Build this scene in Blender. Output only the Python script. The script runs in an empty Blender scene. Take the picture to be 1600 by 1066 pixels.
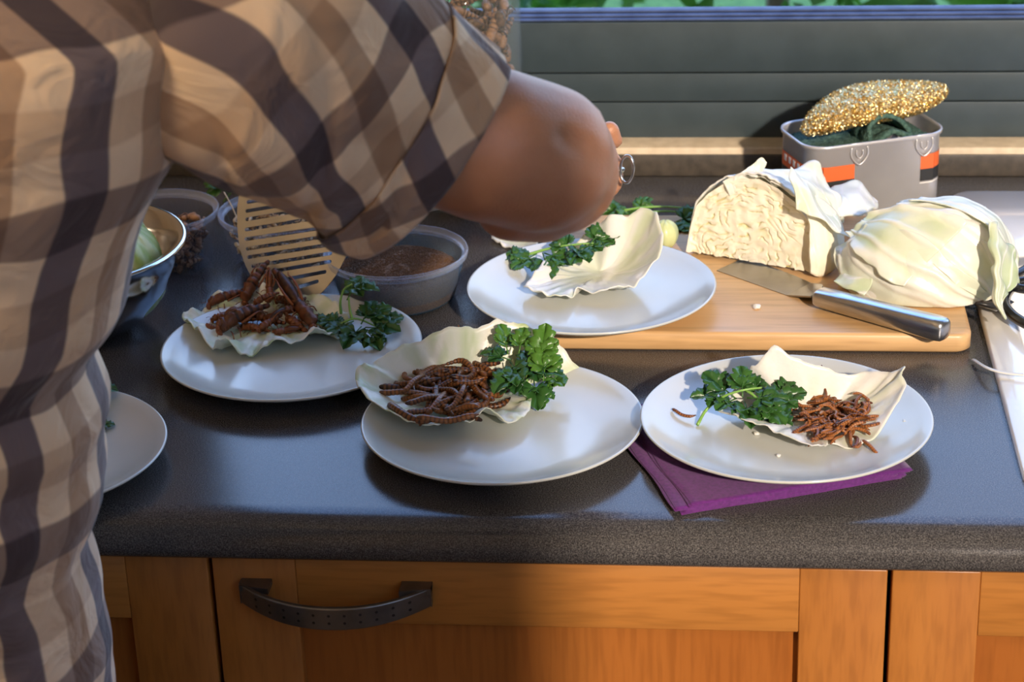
import bpy, bmesh, math, random
import numpy as np
from mathutils import Vector, Matrix, noise, Euler
PI = math.pi
rnd = random.Random(7)
C = bpy.context.scene.collection
sc = bpy.context.scene

# ------------------------------------------------------------------ camera, world, sun, exposure
F_PX, YAW, PITCH, ROLL = 3351.0, 0.10655, 0.41842, -0.035285
CAM = Vector((0.0, -1.64437, 1.81710))
_f = Vector((-math.sin(YAW)*math.cos(PITCH), math.cos(YAW)*math.cos(PITCH), -math.sin(PITCH)))
_r = Vector((math.cos(YAW), math.sin(YAW), 0)); _u = _r.cross(_f)
RT = math.cos(ROLL)*_r + math.sin(ROLL)*_u
UP = -math.sin(ROLL)*_r + math.cos(ROLL)*_u
cam_d = bpy.data.cameras.new('camera'); cam = bpy.data.objects.new('camera', cam_d); C.objects.link(cam)
cam.matrix_world = Matrix(((RT.x, UP.x, -_f.x, CAM.x), (RT.y, UP.y, -_f.y, CAM.y), (RT.z, UP.z, -_f.z, CAM.z), (0, 0, 0, 1)))
cam_d.sensor_width = 36; cam_d.lens = F_PX*36/1600; cam_d.clip_start = .05
cam_d.dof.use_dof = True; cam_d.dof.focus_distance = 2.08; cam_d.dof.aperture_fstop = 9.0
sc.camera = cam

world = bpy.data.worlds.new('sky'); sc.world = world; world.use_nodes = True
wn = world.node_tree.nodes; wl = world.node_tree.links
wn.clear()
wo = wn.new('ShaderNodeOutputWorld'); wb = wn.new('ShaderNodeBackground')
tc = wn.new('ShaderNodeTexCoord'); sx = wn.new('ShaderNodeSeparateXYZ'); cr = wn.new('ShaderNodeValToRGB')
wl.new(tc.outputs['Generated'], sx.inputs[0]); wl.new(sx.outputs['Z'], cr.inputs[0])
cr.color_ramp.elements[0].position = 0.0; cr.color_ramp.elements[0].color = (.60, .74, .92, 1)
cr.color_ramp.elements[1].position = .7; cr.color_ramp.elements[1].color = (.22, .40, .86, 1)
wl.new(cr.outputs[0], wb.inputs[0]); wb.inputs[1].default_value = 3.8
wl.new(wb.outputs[0], wo.inputs[0])
sun_d = bpy.data.lights.new('sun', 'SUN'); sun = bpy.data.objects.new('sun', sun_d); C.objects.link(sun)
sun_d.energy = 4.0; sun_d.color = (1.0, .83, .66); sun_d.angle = math.radians(2.0)
sun.rotation_euler = Vector((-.340, .840, -.423)).to_track_quat('-Z', 'Y').to_euler()
sun.location = (2.5, -4, 3.5)
vs = sc.view_settings
vs.view_transform = 'Standard'; vs.look = 'None'; vs.gamma = 1; vs.use_curve_mapping = False
vs.exposure = 0.2
sc.cycles.use_denoising = True
sc.cycles.max_bounces = 10; sc.cycles.diffuse_bounces = 5; sc.cycles.transparent_max_bounces = 24
sc.cycles.caustics_reflective = False; sc.cycles.caustics_refractive = False
sc.cycles.sample_clamp_indirect = 6

def P(u, v, z=None, y=None):
    """world point seen at photo pixel (u, v) on the plane z=... or y=... (measuring tool for layout)"""
    d = _f + (u-800)/F_PX*RT - (v-533)/F_PX*UP
    t = (z-CAM.z)/d.z if z is not None else (y-CAM.y)/d.y
    return CAM + t*d

# ------------------------------------------------------------------ materials
def newmat(name):
    m = bpy.data.materials.new(name); m.use_nodes = True
    nt = m.node_tree; b = nt.nodes['Principled BSDF']
    return m, nt, b
def S(b, **k):
    for n, v in k.items():
        n = {'color': 'Base Color', 'rough': 'Roughness', 'metal': 'Metallic', 'coat': 'Coat Weight', 'coatr': 'Coat Roughness',
             'spec': 'Specular IOR Level', 'sss': 'Subsurface Weight', 'sssr': 'Subsurface Radius', 'ssss': 'Subsurface Scale', 'sheen': 'Sheen Weight', 'trans': 'Transmission Weight', 'ior': 'IOR', 'aniso': 'Anisotropic'}[n]
        b.inputs[n].default_value = (*v, 1) if n == 'Base Color' else v
def N(nt, t, **k):
    n = nt.nodes.new(t)
    for a, v in k.items():
        if a in n.inputs: n.inputs[a].default_value = v
        else: setattr(n, a, v)
    return n
def ramp(nt, src, stops):
    r = nt.nodes.new('ShaderNodeValToRGB'); e = r.color_ramp.elements
    while len(e) < len(stops): e.new(.5)
    for i, (p, c) in enumerate(stops): e[i].position = p; e[i].color = (*c, 1)
    nt.links.new(src, r.inputs[0]); return r
def bump(nt, b, src, strength, dist=.001):
    n = nt.nodes.new('ShaderNodeBump'); n.inputs['Strength'].default_value = strength; n.inputs['Distance'].default_value = dist
    nt.links.new(src, n.inputs['Height']); nt.links.new(n.outputs[0], b.inputs['Normal']); return n
def objco(nt, scale=(1, 1, 1)):
    t = nt.nodes.new('ShaderNodeTexCoord'); mp = nt.nodes.new('ShaderNodeMapping'); mp.inputs['Scale'].default_value = scale
    nt.links.new(t.outputs['Object'], mp.inputs[0]); return mp.outputs[0]
def noisy(name, c0, c1, scale, rough=.5, bmp=0, detail=4, bscale=None, stretch=(1, 1, 1), lo=.35, hi=.65, dist=.001, **k):
    m, nt, b = newmat(name); S(b, rough=rough, **k)
    co = objco(nt, stretch)
    n = N(nt, 'ShaderNodeTexNoise', Scale=scale, Detail=detail); nt.links.new(co, n.inputs['Vector'])
    r = ramp(nt, n.outputs[0], [(lo, c0), (hi, c1)]); nt.links.new(r.outputs[0], b.inputs['Base Color'])
    if bmp:
        n2 = N(nt, 'ShaderNodeTexNoise', Scale=bscale or scale*2, Detail=3); nt.links.new(co, n2.inputs['Vector'])
        bump(nt, b, n2.outputs[0], bmp, dist)
    return m
def plain(name, c, **k):
    m, nt, b = newmat(name); S(b, color=c, **k); return m

M = {}
# worktop: dark speckled composite stone
m, nt, b = newmat('worktop_stone'); S(b, rough=.2, spec=.42)
co = objco(nt)
n1 = N(nt, 'ShaderNodeTexNoise', Scale=900, Detail=2); nt.links.new(co, n1.inputs['Vector'])
n2 = N(nt, 'ShaderNodeTexNoise', Scale=7, Detail=4); nt.links.new(co, n2.inputs['Vector'])
r = ramp(nt, n1.outputs[0], [(.36, (.024, .023, .024)), (.5, (.056, .053, .054)), (.66, (.125, .118, .115))])
nt.links.new(r.outputs[0], b.inputs['Base Color'])
r2 = ramp(nt, n2.outputs[0], [(.35, (.15,)*3), (.7, (.24,)*3)]); nt.links.new(r2.outputs[0], b.inputs['Roughness'])
bump(nt, b, n1.outputs[0], .10, .0003)
M['worktop'] = m
def wood(name, base, dark, stretch, rough=.38):
    m, nt, b = newmat(name); S(b, rough=rough, coat=.25, coatr=.3)
    co = objco(nt, stretch)
    w = N(nt, 'ShaderNodeTexNoise', Scale=9, Detail=6, Distortion=.8); nt.links.new(co, w.inputs['Vector'])
    f2 = N(nt, 'ShaderNodeTexNoise', Scale=160, Detail=2); nt.links.new(co, f2.inputs['Vector'])
    r = ramp(nt, w.outputs[0], [(.3, dark), (.7, base)])
    mx = N(nt, 'ShaderNodeMix', data_type='RGBA', blend_type='MULTIPLY'); mx.inputs[0].default_value = .35
    r3 = ramp(nt, f2.outputs[0], [(.35, (.55, .5, .45)), (.55, (1, 1, 1))])
    nt.links.new(r.outputs[0], mx.inputs[6]); nt.links.new(r3.outputs[0], mx.inputs[7])
    nt.links.new(mx.outputs[2], b.inputs['Base Color'])
    bump(nt, b, f2.outputs[0], .12, .0004); return m
BE, BD = (.44, .175, .036), (.34, .12, .022)
M['wood_v'] = wood('beech_vertical', BE, BD, (1, 1, .12))
M['wood_h'] = wood('beech_horizontal', (.48, .20, .045), (.39, .15, .03), (.10, 1, 1))
M['wood_panel'] = wood('beech_panel', (.38, .13, .024), (.31, .095, .016), (1, 1, .08))
M['board_wood'] = wood('chopping_board_wood', (.72, .46, .22), (.58, .33, .13), (.08, 1, 1), .42)
M['black_gap'] = plain('carcass_dark', (.02, .015, .012), rough=.8)
M['frame_grey'] = noisy('window_frame_paint', (.036, .053, .062), (.043, .062, .072), 30, .42, .04)
M['alu'] = noisy('blue_grey_aluminium', (.045, .065, .14), (.07, .10, .20), 40, .55, 0, spec=.2)
M['ledge'] = noisy('beige_stone_ledge', (.58, .47, .33), (.70, .58, .42), 60, .55, .1)
M['upstand'] = noisy('brown_stone_upstand', (.05, .042, .034), (.08, .066, .052), 90, .4, .08)
M['wall'] = noisy('painted_wall', (.48, .38, .27), (.52, .42, .30), 5, .8, .05)
M['ceiling'] = plain('ceiling_paint', (.72, .68, .60), rough=.9)
M['floor'] = wood('floor_dark_oak', (.13, .085, .05), (.09, .055, .03), (.15, 1, 1), .4)
M['plate'] = noisy('stoneware_plate', (.52, .535, .50), (.56, .572, .54), 6, .22, 0, spec=.5, coat=.3, coatr=.12)
M['steel'] = noisy('brushed_steel', (.50, .50, .50), (.62, .61, .60), 30, .28, .05, metal=1, stretch=(1, 1, 8))
M['steel_dark'] = noisy('dark_brushed_steel', (.16, .155, .155), (.24, .23, .225), 40, .36, .05, metal=.9)
M['blade'] = noisy('knife_blade_steel', (.30, .28, .25), (.42, .40, .37), 14, .3, .04, metal=1)
M['bowl_steel'] = plain('polished_bowl_steel', (.62, .63, .66), rough=.13, metal=1)
M['tin'] = noisy('tin_plate', (.62, .60, .60), (.74, .72, .71), 9, .36, .05, metal=.6)
M['sink'] = plain('white_ceramic_sink', (.80, .78, .74), rough=.15, coat=.5, coatr=.05)
M['black_plastic'] = plain('black_plastic_handle', (.012, .012, .013), rough=.22)
M['hole'] = plain('handle_hole', (.01, .01, .01), rough=.7)
M['orange'] = plain('label_orange', (.72, .13, .03), rough=.45)
M['black'] = plain('label_black', (.02, .02, .02), rough=.5)
M['white'] = plain('label_white', (.75, .72, .68), rough=.5)
M['napkin'] = noisy('purple_paper_napkin', (.095, .008, .135), (.14, .014, .19), 300, .85, .35, dist=.0004, sheen=.2)
M['scourer'] = noisy('green_scouring_cloth', (.03, .085, .065), (.09, .17, .13), 220, .95, 1.0, dist=.003)
M['skin'] = None
m, nt, b = newmat('skin'); S(b, rough=.48, sss=.12, sssr=(1, .35, .15), ssss=.012)
co = objco(nt)
n1 = N(nt, 'ShaderNodeTexNoise', Scale=22, Detail=4); nt.links.new(co, n1.inputs['Vector'])
r = ramp(nt, n1.outputs[0], [(.3, (.40, .185, .10)), (.7, (.50, .245, .145))]); nt.links.new(r.outputs[0], b.inputs['Base Color'])
n2 = N(nt, 'ShaderNodeTexVoronoi', Scale=520); nt.links.new(co, n2.inputs['Vector']); bump(nt, b, n2.outputs[0], .3, .0008)
M['skin'] = m
M['hair'] = noisy('grey_brown_hair', (.10, .07, .05), (.2, .15, .11), 60, .6, .5)
M['denim'] = noisy('dark_trousers', (.03, .035, .05), (.05, .055, .08), 80, .9, .3)
M['shoe'] = plain('brown_leather_shoe', (.08, .04, .02), rough=.4)

def plaid(name, angle=0.0, period=.132, off=(0, 0), sc_=(1, 1)):
    m, nt, b = newmat(name); S(b, rough=.85, sheen=.25)
    uv = nt.nodes.new('ShaderNodeUVMap'); mp = nt.nodes.new('ShaderNodeMapping')
    mp.inputs['Rotation'].default_value = (0, 0, angle); mp.inputs['Scale'].default_value = (*sc_, 1); mp.inputs['Location'].default_value = (*off, 0)
    nt.links.new(uv.outputs[0], mp.inputs[0]); sp = nt.nodes.new('ShaderNodeSeparateXYZ')
    # small waver
    wv = N(nt, 'ShaderNodeTexNoise', Scale=9, Detail=1); nt.links.new(uv.outputs[0], wv.inputs['Vector'])
    sb = N(nt, 'ShaderNodeVectorMath', operation='SUBTRACT'); sb.inputs[1].default_value = (.5, .5, .5); nt.links.new(wv.outputs['Color'], sb.inputs[0])
    scn = N(nt, 'ShaderNodeVectorMath', operation='SCALE'); scn.inputs['Scale'].default_value = .034; nt.links.new(sb.outputs[0], scn.inputs[0])
    ad = N(nt, 'ShaderNodeVectorMath', operation='ADD'); nt.links.new(mp.outputs[0], ad.inputs[0]); nt.links.new(scn.outputs[0], ad.inputs[1])
    nt.links.new(ad.outputs[0], sp.inputs[0])
    outs = []
    for ax in 'XY':
        d = N(nt, 'ShaderNodeMath', operation='DIVIDE'); nt.links.new(sp.outputs[ax], d.inputs[0]); d.inputs[1].default_value = period
        f = N(nt, 'ShaderNodeMath', operation='FRACT'); nt.links.new(d.outputs[0], f.inputs[0])
        # 0-.25 navy, .5-.75 brown, rest tan; short soft edges
        navy = ramp(nt, f.outputs[0], [(.0, (1, 1, 1)), (.245, (1, 1, 1)), (.265, (0, 0, 0)), (.985, (0, 0, 0)), (1.0, (1, 1, 1))])
        brown = ramp(nt, f.outputs[0], [(.49, (0, 0, 0)), (.51, (1, 1, 1)), (.73, (1, 1, 1)), (.75, (0, 0, 0))])
        outs.append((navy, brown))
    cur = None
    tan = nt.nodes.new('ShaderNodeRGB'); tan.outputs[0].default_value = (.80, .61, .42, 1)
    cur = tan.outputs[0]
    for ax_i, (navy, brown) in enumerate(outs):
        for fac, col in ((navy, (.19, .19, .30) if ax_i == 0 else (.36, .33, .38)), (brown, (.58, .50, .46) if ax_i == 0 else (.80, .75, .72))):
            mx = N(nt, 'ShaderNodeMix', data_type='RGBA', blend_type='MULTIPLY')
            nt.links.new(fac.outputs[0], mx.inputs[0]); nt.links.new(cur, mx.inputs[6]); mx.inputs[7].default_value = (*col, 1)
            cur = mx.outputs[2]
    nt.links.new(cur, b.inputs['Base Color'])
    w = N(nt, 'ShaderNodeTexWave', Scale=420, Distortion=.5); nt.links.new(uv.outputs[0], w.inputs['Vector'])
    big = N(nt, 'ShaderNodeTexNoise', Scale=18, Detail=3, Distortion=1.2); nt.links.new(uv.outputs[0], big.inputs['Vector'])
    bp = bump(nt, b, big.outputs[0], .8, .009)
    b2 = nt.nodes.new('ShaderNodeBump'); b2.inputs['Strength'].default_value = .15; b2.inputs['Distance'].default_value = .0004
    nt.links.new(w.outputs[0], b2.inputs['Height']); nt.links.new(bp.outputs[0], b2.inputs['Normal']); nt.links.new(b2.outputs[0], b.inputs['Normal'])
    return m

def leafy(name, white, green, trans=.35, rough=.35, coat=.25):
    """cabbage / herb tissue: attribute 'mixf' (vein 0 .. green 1) drives the colour; thin tissue lets light through"""
    m, nt, b = newmat(name); S(b, rough=rough, coat=coat, coatr=.25)
    at = N(nt, 'ShaderNodeAttribute', attribute_name='mixf')
    co = objco(nt); n = N(nt, 'ShaderNodeTexNoise', Scale=35, Detail=4); nt.links.new(co, n.inputs['Vector'])
    ma = N(nt, 'ShaderNodeMath', operation='MULTIPLY_ADD'); nt.links.new(n.outputs[0], ma.inputs[0]); ma.inputs[1].default_value = .5; nt.links.new(at.outputs['Fac'], ma.inputs[2])
    sb = N(nt, 'ShaderNodeMath', operation='SUBTRACT'); nt.links.new(ma.outputs[0], sb.inputs[0]); sb.inputs[1].default_value = .25
    r = ramp(nt, sb.outputs[0], [(.1, white), (.9, green)])
    nt.links.new(r.outputs[0], b.inputs['Base Color'])
    tr = nt.nodes.new('ShaderNodeBsdfTranslucent'); nt.links.new(r.outputs[0], tr.inputs[0])
    mx = nt.nodes.new('ShaderNodeMixShader'); mx.inputs[0].default_value = trans
    nt.links.new(b.outputs[0], mx.inputs[1]); nt.links.new(tr.outputs[0], mx.inputs[2])
    nt.links.new(mx.outputs[0], nt.nodes['Material Output'].inputs[0])
    n2 = N(nt, 'ShaderNodeTexNoise', Scale=140, Detail=3); nt.links.new(co, n2.inputs['Vector']); bump(nt, b, n2.outputs[0], .5, .0010)
    return m
M['cab'] = leafy('cabbage_leaf', (.86, .86, .77), (.54, .65, .36), .20)
M['cab_white'] = leafy('white_cabbage_leaf', (.88, .86, .80), (.70, .76, .50), .20)
M['cab_green'] = leafy('green_cabbage_leaf', (.74, .80, .42), (.38, .52, .08), .25)
M['cab_cut'] = leafy('cut_cabbage_face', (.88, .82, .66), (.62, .54, .22), .06, .45, .1)
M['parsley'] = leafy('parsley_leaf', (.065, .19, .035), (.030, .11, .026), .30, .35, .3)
M['parsley_light'] = leafy('parsley_leaf_painted_sunlit', (.12, .30, .04), (.06, .17, .03), .40, .35, .3)  # brighter copy of the parsley leaf, sunlight put into its colour
M['parsley_stem'] = plain('parsley_stem', (.22, .42, .09), rough=.4, sss=.1, ssss=.003)
M['hedge'] = leafy('garden_leaf', (.10, .28, .03), (.04, .14, .02), .4, .5, 0)

def insect_mat(name, light, dark, rough=.3):
    m, nt, b = newmat(name); S(b, rough=rough+.10, coat=.10, coatr=.25, spec=.35)
    at = N(nt, 'ShaderNodeAttribute', attribute_name='mixf')
    oi = nt.nodes.new('ShaderNodeObjectInfo'); co = objco(nt)
    n = N(nt, 'ShaderNodeTexNoise', Scale=260, Detail=3); nt.links.new(co, n.inputs['Vector'])
    a1 = N(nt, 'ShaderNodeMath', operation='MULTIPLY_ADD'); nt.links.new(n.outputs[0], a1.inputs[0]); a1.inputs[1].default_value = .8; nt.links.new(at.outputs['Fac'], a1.inputs[2])
    a2 = N(nt, 'ShaderNodeMath', operation='MULTIPLY_ADD'); nt.links.new(oi.outputs['Random'], a2.inputs[0]); a2.inputs[1].default_value = .5; nt.links.new(a1.outputs[0], a2.inputs[2])
    s = N(nt, 'ShaderNodeMath', operation='SUBTRACT'); nt.links.new(a2.outputs[0], s.inputs[0]); s.inputs[1].default_value = .6
    r = ramp(nt, s.outputs[0], [(.05, light), (.75, dark)]); nt.links.new(r.outputs[0], b.inputs['Base Color'])
    bump(nt, b, n.outputs[0], .4, .0006); return m
M['superworm'] = insect_mat('roasted_larva', (.27, .10, .028), (.025, .009, .006), .26)
M['mealworm'] = insect_mat('roasted_mealworm', (.38, .14, .038), (.08, .022, .010), .26)
M['locust'] = insect_mat('fried_locust', (.21, .062, .016), (.024, .008, .005), .36)
M['cricket'] = insect_mat('dried_cricket', (.48, .27, .15), (.08, .035, .018), .5)
M['jar_insect'] = insect_mat('jarred_locust', (.26, .125, .06), (.025, .016, .010), .5)
M['pale_insect'] = insect_mat('pale_dried_insect', (.66, .58, .44), (.22, .13, .07), .6)
M['grain'] = noisy('brown_granules', (.12, .055, .022), (.27, .135, .055), 900, .8, 1.0, detail=3, dist=.002)
def clear(name, tint, milk, rough=.08, op=.22, edge=.5):
    m = bpy.data.materials.new(name); m.use_nodes = True; nt = m.node_tree; nt.nodes.clear()
    o = nt.nodes.new('ShaderNodeOutputMaterial'); t = nt.nodes.new('ShaderNodeBsdfTransparent'); t.inputs[0].default_value = (*tint, 1)
    p = nt.nodes.new('ShaderNodeBsdfPrincipled'); p.inputs['Base Color'].default_value = (*milk, 1); p.inputs['Roughness'].default_value = rough
    lw = nt.nodes.new('ShaderNodeLayerWeight'); lw.inputs[0].default_value = .35
    ma = N(nt, 'ShaderNodeMath', operation='MULTIPLY_ADD'); nt.links.new(lw.outputs['Facing'], ma.inputs[0]); ma.inputs[1].default_value = edge; ma.inputs[2].default_value = op
    mx = nt.nodes.new('ShaderNodeMixShader'); nt.links.new(ma.outputs[0], mx.inputs[0]); nt.links.new(t.outputs[0], mx.inputs[1]); nt.links.new(p.outputs[0], mx.inputs[2])
    nt.links.new(mx.outputs[0], o.inputs[0]); return m
M['tub'] = clear('clear_plastic', (.96, .97, .99), (.30, .32, .38), .12, .02, .12)
M['tub_rim'] = clear('clear_plastic_rim', (.95, .96, .99), (.55, .60, .72), .05, .12, .4)
M['tub_teal'] = clear('teal_tinted_plastic', (.90, .96, .98), (.16, .28, .45), .12, .10, .12)
M['glass'] = clear('jar_glass', (.95, .97, .97), (.35, .38, .38), .04, .03, .2)
M['pane'] = clear('window_pane', (.96, .98, .98), (.2, .2, .2), .02, .0, .03)
m, nt, b = newmat('gold_wire'); S(b, color=(.9, .66, .25), metal=1, rough=.28)
co = objco(nt); v = N(nt, 'ShaderNodeTexVoronoi', Scale=420); nt.links.new(co, v.inputs['Vector'])
r = ramp(nt, v.outputs['Color'], [(.2, (.66, .42, .10)), (.8, (1.0, .86, .50))]); nt.links.new(r.outputs[0], b.inputs['Base Color'])
bump(nt, b, v.outputs[0], .7, .002); M['gold'] = m
m, nt, b = newmat('spatula_steel'); S(b, metal=.9, rough=.3)
co = objco(nt); n = N(nt, 'ShaderNodeTexNoise', Scale=16, Detail=3); nt.links.new(co, n.inputs['Vector'])
r = ramp(nt, n.outputs[0], [(.3, (.44, .43, .40)), (.7, (.60, .58, .53))]); nt.links.new(r.outputs[0], b.inputs['Base Color']); M['spat'] = m

# ------------------------------------------------------------------ mesh helpers
def link(o, parent=None):
    C.objects.link(o)
    if parent is not None: o.parent = parent
    return o
def mesh(name, V, F, mat, parent=None, smooth=True, uv=None, attr=None):
    me = bpy.data.meshes.new(name)
    me.from_pydata([tuple(v) for v in V], [], [tuple(f) for f in F])
    me.validate(); me.update()
    if smooth: me.polygons.foreach_set('use_smooth', [True]*len(me.polygons))
    if uv is not None:
        l = me.uv_layers.new(name='UVMap'); vi = np.zeros(len(me.loops), int); me.loops.foreach_get('vertex_index', vi)
        l.data.foreach_set('uv', np.asarray(uv, dtype=np.float32)[vi].ravel())
    if attr is not None:
        a = me.attributes.new('mixf', 'FLOAT', 'POINT'); a.data.foreach_set('value', np.asarray(attr, dtype=np.float32))
    if mat: me.materials.append(mat)
    return link(bpy.data.objects.new(name, me), parent)
def tag(o, label, cat, group=None, kind=None):
    o['label'] = label; o['category'] = cat
    if group: o['group'] = group
    if kind: o['kind'] = kind
    return o
def empty(name, loc=(0, 0, 0), rot=(0, 0, 0)):
    o = bpy.data.objects.new(name, None); o.location = loc; o.rotation_euler = rot; o.empty_display_size = .02
    return link(o)
def keep(child, root):
    """parent a mesh built in world coordinates under an Empty, keeping its place"""
    child.parent = root; child.matrix_parent_inverse = Matrix.LocRotScale(root.location, root.rotation_euler, root.scale).inverted(); return child
def structure(o): o['kind'] = 'structure'; return o
def box(name, x0, x1, y0, y1, z0, z1, mat, parent=None, bev=0, seg=2):
    bm = bmesh.new(); bmesh.ops.create_cube(bm, size=1)
    for v in bm.verts: v.co = Vector(((x0+x1)/2+v.co.x*(x1-x0), (y0+y1)/2+v.co.y*(y1-y0), (z0+z1)/2+v.co.z*(z1-z0)))
    if bev: bmesh.ops.bevel(bm, geom=bm.edges[:], offset=bev, segments=seg, affect='EDGES', profile=.5)
    me = bpy.data.meshes.new(name); bm.to_mesh(me); bm.free(); me.materials.append(mat)
    if bev: me.polygons.foreach_set('use_smooth', [True]*len(me.polygons))
    return link(bpy.data.objects.new(name, me), parent)
def lathe(name, prof, mat, parent=None, seg=64, loc=(0, 0, 0), closed=True, wob=None):
    V = []; F = []; n = len(prof)
    for i in range(seg):
        a = 2*PI*i/seg
        for j, (r, z) in enumerate(prof):
            w = wob(a, r, z) if wob else 0
            V.append(((r)*math.cos(a)+loc[0], r*math.sin(a)+loc[1], z+w+loc[2]))
    for i in range(seg):
        k = (i+1) % seg
        for j in range(n-1): F.append((i*n+j, k*n+j, k*n+j+1, i*n+j+1))
    return mesh(name, V, F, mat, parent)
def catmull(pts, n, closed=False):
    p = np.array([list(q) for q in pts], float); m = len(p)
    if closed: q = np.vstack([p[-1], p, p[0], p[1]]); segs = m
    else: q = np.vstack([2*p[0]-p[1], p, 2*p[-1]-p[-2]]); segs = m-1
    dense = []
    for i in range(segs):
        a, b_, c, d = q[i], q[i+1], q[i+2], q[i+3]
        for t in np.linspace(0, 1, 16, endpoint=False):
            dense.append(.5*((2*b_)+(-a+c)*t+(2*a-5*b_+4*c-d)*t*t+(-a+3*b_-3*c+d)*t**3))
    dense.append(p[0] if closed else p[-1]); dense = np.array(dense)
    s = np.r_[0, np.cumsum(np.linalg.norm(np.diff(dense[:, :3], axis=0), axis=1))]
    t = np.linspace(0, s[-1], n+1 if closed else n)
    out = np.stack([np.interp(t, s, dense[:, k]) for k in range(dense.shape[1])], 1)
    return out[:-1] if closed else out
def tube_data(pts, rad, sides=8, flat=1.0, upv=None, cap=True):
    pts = np.asarray(pts, float)[:, :3]; n = len(pts); rad = np.broadcast_to(rad, (n,))
    T = np.gradient(pts, axis=0); T /= np.linalg.norm(T, axis=1)[:, None]+1e-12
    ref = np.array(upv if upv is not None else ((0, 0, 1) if abs(T[0][2]) < .9 else (1, 0, 0)), float)
    V = []; F = []
    Nn = ref-T[0]*ref.dot(T[0]); Nn /= np.linalg.norm(Nn)
    for i in range(n):
        if upv is not None: Nn = ref
        Nn = Nn-T[i]*Nn.dot(T[i]); Nn /= np.linalg.norm(Nn)+1e-12; B = np.cross(T[i], Nn)
        for k in range(sides):
            a = 2*PI*k/sides; V.append(pts[i]+rad[i]*(math.cos(a)*B+math.sin(a)*Nn*flat))
    for i in range(n-1):
        for k in range(sides): F.append((i*sides+k, i*sides+(k+1) % sides, (i+1)*sides+(k+1) % sides, (i+1)*sides+k))
    if cap: F.append(tuple(range(sides))[::-1]); F.append(tuple((n-1)*sides+k for k in range(sides)))
    return V, F
def tube(name, pts, rad, mat, parent=None, sides=8, flat=1.0, upv=None, n=None, closed=False):
    if n: pts = catmull(pts, n, closed)
    V, F = tube_data(pts, rad, sides, flat, upv, not closed)
    if closed:
        F = [f for f in F]; n_ = len(pts)
        for k in range(sides): F.append(((n_-1)*sides+k, (n_-1)*sides+(k+1) % sides, (k+1) % sides, k))
    return mesh(name, V, F, mat, parent)
class MB:
    def __init__(s): s.V = []; s.F = []; s.A = []
    def add(s, V, F, a=0.):
        o = len(s.V); s.V += [tuple(v) for v in V]; s.F += [tuple(i+o for i in f) for f in F]
        s.A += list(a) if hasattr(a, '__len__') else [a]*len(V)
    def build(s, name, mat, parent=None, smooth=True): return mesh(name, s.V, s.F, mat, parent, smooth, attr=s.A)
def solid(o, t, off=0, bevel=0):
    md = o.modifiers.new('Solidify', 'SOLIDIFY'); md.thickness = t; md.offset = off; return o
def copy_tree(o, parent=None, data=None):
    c = o.copy(); C.objects.link(c)
    if data and c.type == 'MESH': c.data = data
    if parent is not None: c.parent = parent
    for ch in list(o.children): copy_tree(ch, c)
    return c

ZT = .900   # worktop
# ------------------------------------------------------------------ room shell
RX0, RX1, RY0, RY1, RZ = -2.6, 3.0, -2.3, 1.02, 3.0
structure(box('floor', RX0-.1, RX1+.1, RY0-.1, RY1+.2, -.05, 0, M['floor']))
structure(box('ceiling', RX0-.1, RX1+.1, RY0-.1, RY1+.2, RZ, RZ+.1, M['ceiling']))
structure(box('wall_left', RX0-.1, RX0, RY0, RY1+.15, 0, RZ, M['wall']))
structure(box('wall_right', RX1, RX1+.1, RY0, RY1+.15, 0, RZ, M['wall']))
WX0, WX1, WZ0, WZ1 = -.76, 1.9, 1.107, 2.35
def wall_with_hole(name, x0, x1, y0, y1, hx0, hx1, hz0, hz1):
    bm = bmesh.new()
    for a, b_, c, d in ((x0, hx0, 0, RZ), (hx1, x1, 0, RZ), (hx0, hx1, 0, hz0), (hx0, hx1, hz1, RZ)):
        if b_-a < 1e-4 or d-c < 1e-4: continue
        r_ = bmesh.ops.create_cube(bm, size=1)
        for v in r_['verts']: v.co = Vector(((a+b_)/2+v.co.x*(b_-a), (y0+y1)/2+v.co.y*(y1-y0), (c+d)/2+v.co.z*(d-c)))
    me = bpy.data.meshes.new(name); bm.to_mesh(me); bm.free(); me.materials.append(M['wall'])
    return structure(link(bpy.data.objects.new(name, me)))
wall_with_hole('wall_back', RX0, RX1, RY1, RY1+.15, WX0, WX1, .92, WZ1)
wall_with_hole('wall_front', RX0, RX1, RY0-.12, RY0, 0.80, 2.4, 1.62, 2.88)
w2 = empty('window_2', (1.6, RY0-.06, 2.15)); structure(w2)
keep(box('frame_post', .74, .80, RY0-.12, RY0-.02, 1.56, 2.92, M['frame_grey'], bev=.004), w2); keep(box('frame_sill', .74, 2.46, RY0-.13, RY0+.02, 1.56, 1.62, M['frame_grey'], bev=.004), w2)
# added fill lamp, unseen behind the camera, to brighten the shirt
lamp = empty('added_fill_lamp', (-1.15, -.95, RZ)); tag(lamp, 'added unseen fill lamp, a glowing white globe hanging behind the viewer', 'lamp')
gm_ = bpy.data.materials.new('fill_lamp_glow'); gm_.use_nodes = True; gb = gm_.node_tree.nodes['Principled BSDF']
gb.inputs['Emission Color'].default_value = (1, .72, .44, 1); gb.inputs['Emission Strength'].default_value = 46; gb.inputs['Base Color'].default_value = (.8, .8, .8, 1)
lathe('globe', [(.14*math.sin(t), -.14*math.cos(t)) for t in np.linspace(.02, PI-.05, 24)], gm_, lamp, 40, (0, 0, -.82))
tube('cable', [(0, 0, 0), (0, 0, -.35), (0, 0, -.69)], .004, M['black_gap'], lamp, 8); lathe('ceiling_rose', [(0, -.001), (.05, -.001), (.045, -.025), (0, -.03)], M['black_gap'], lamp, 32)
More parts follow.
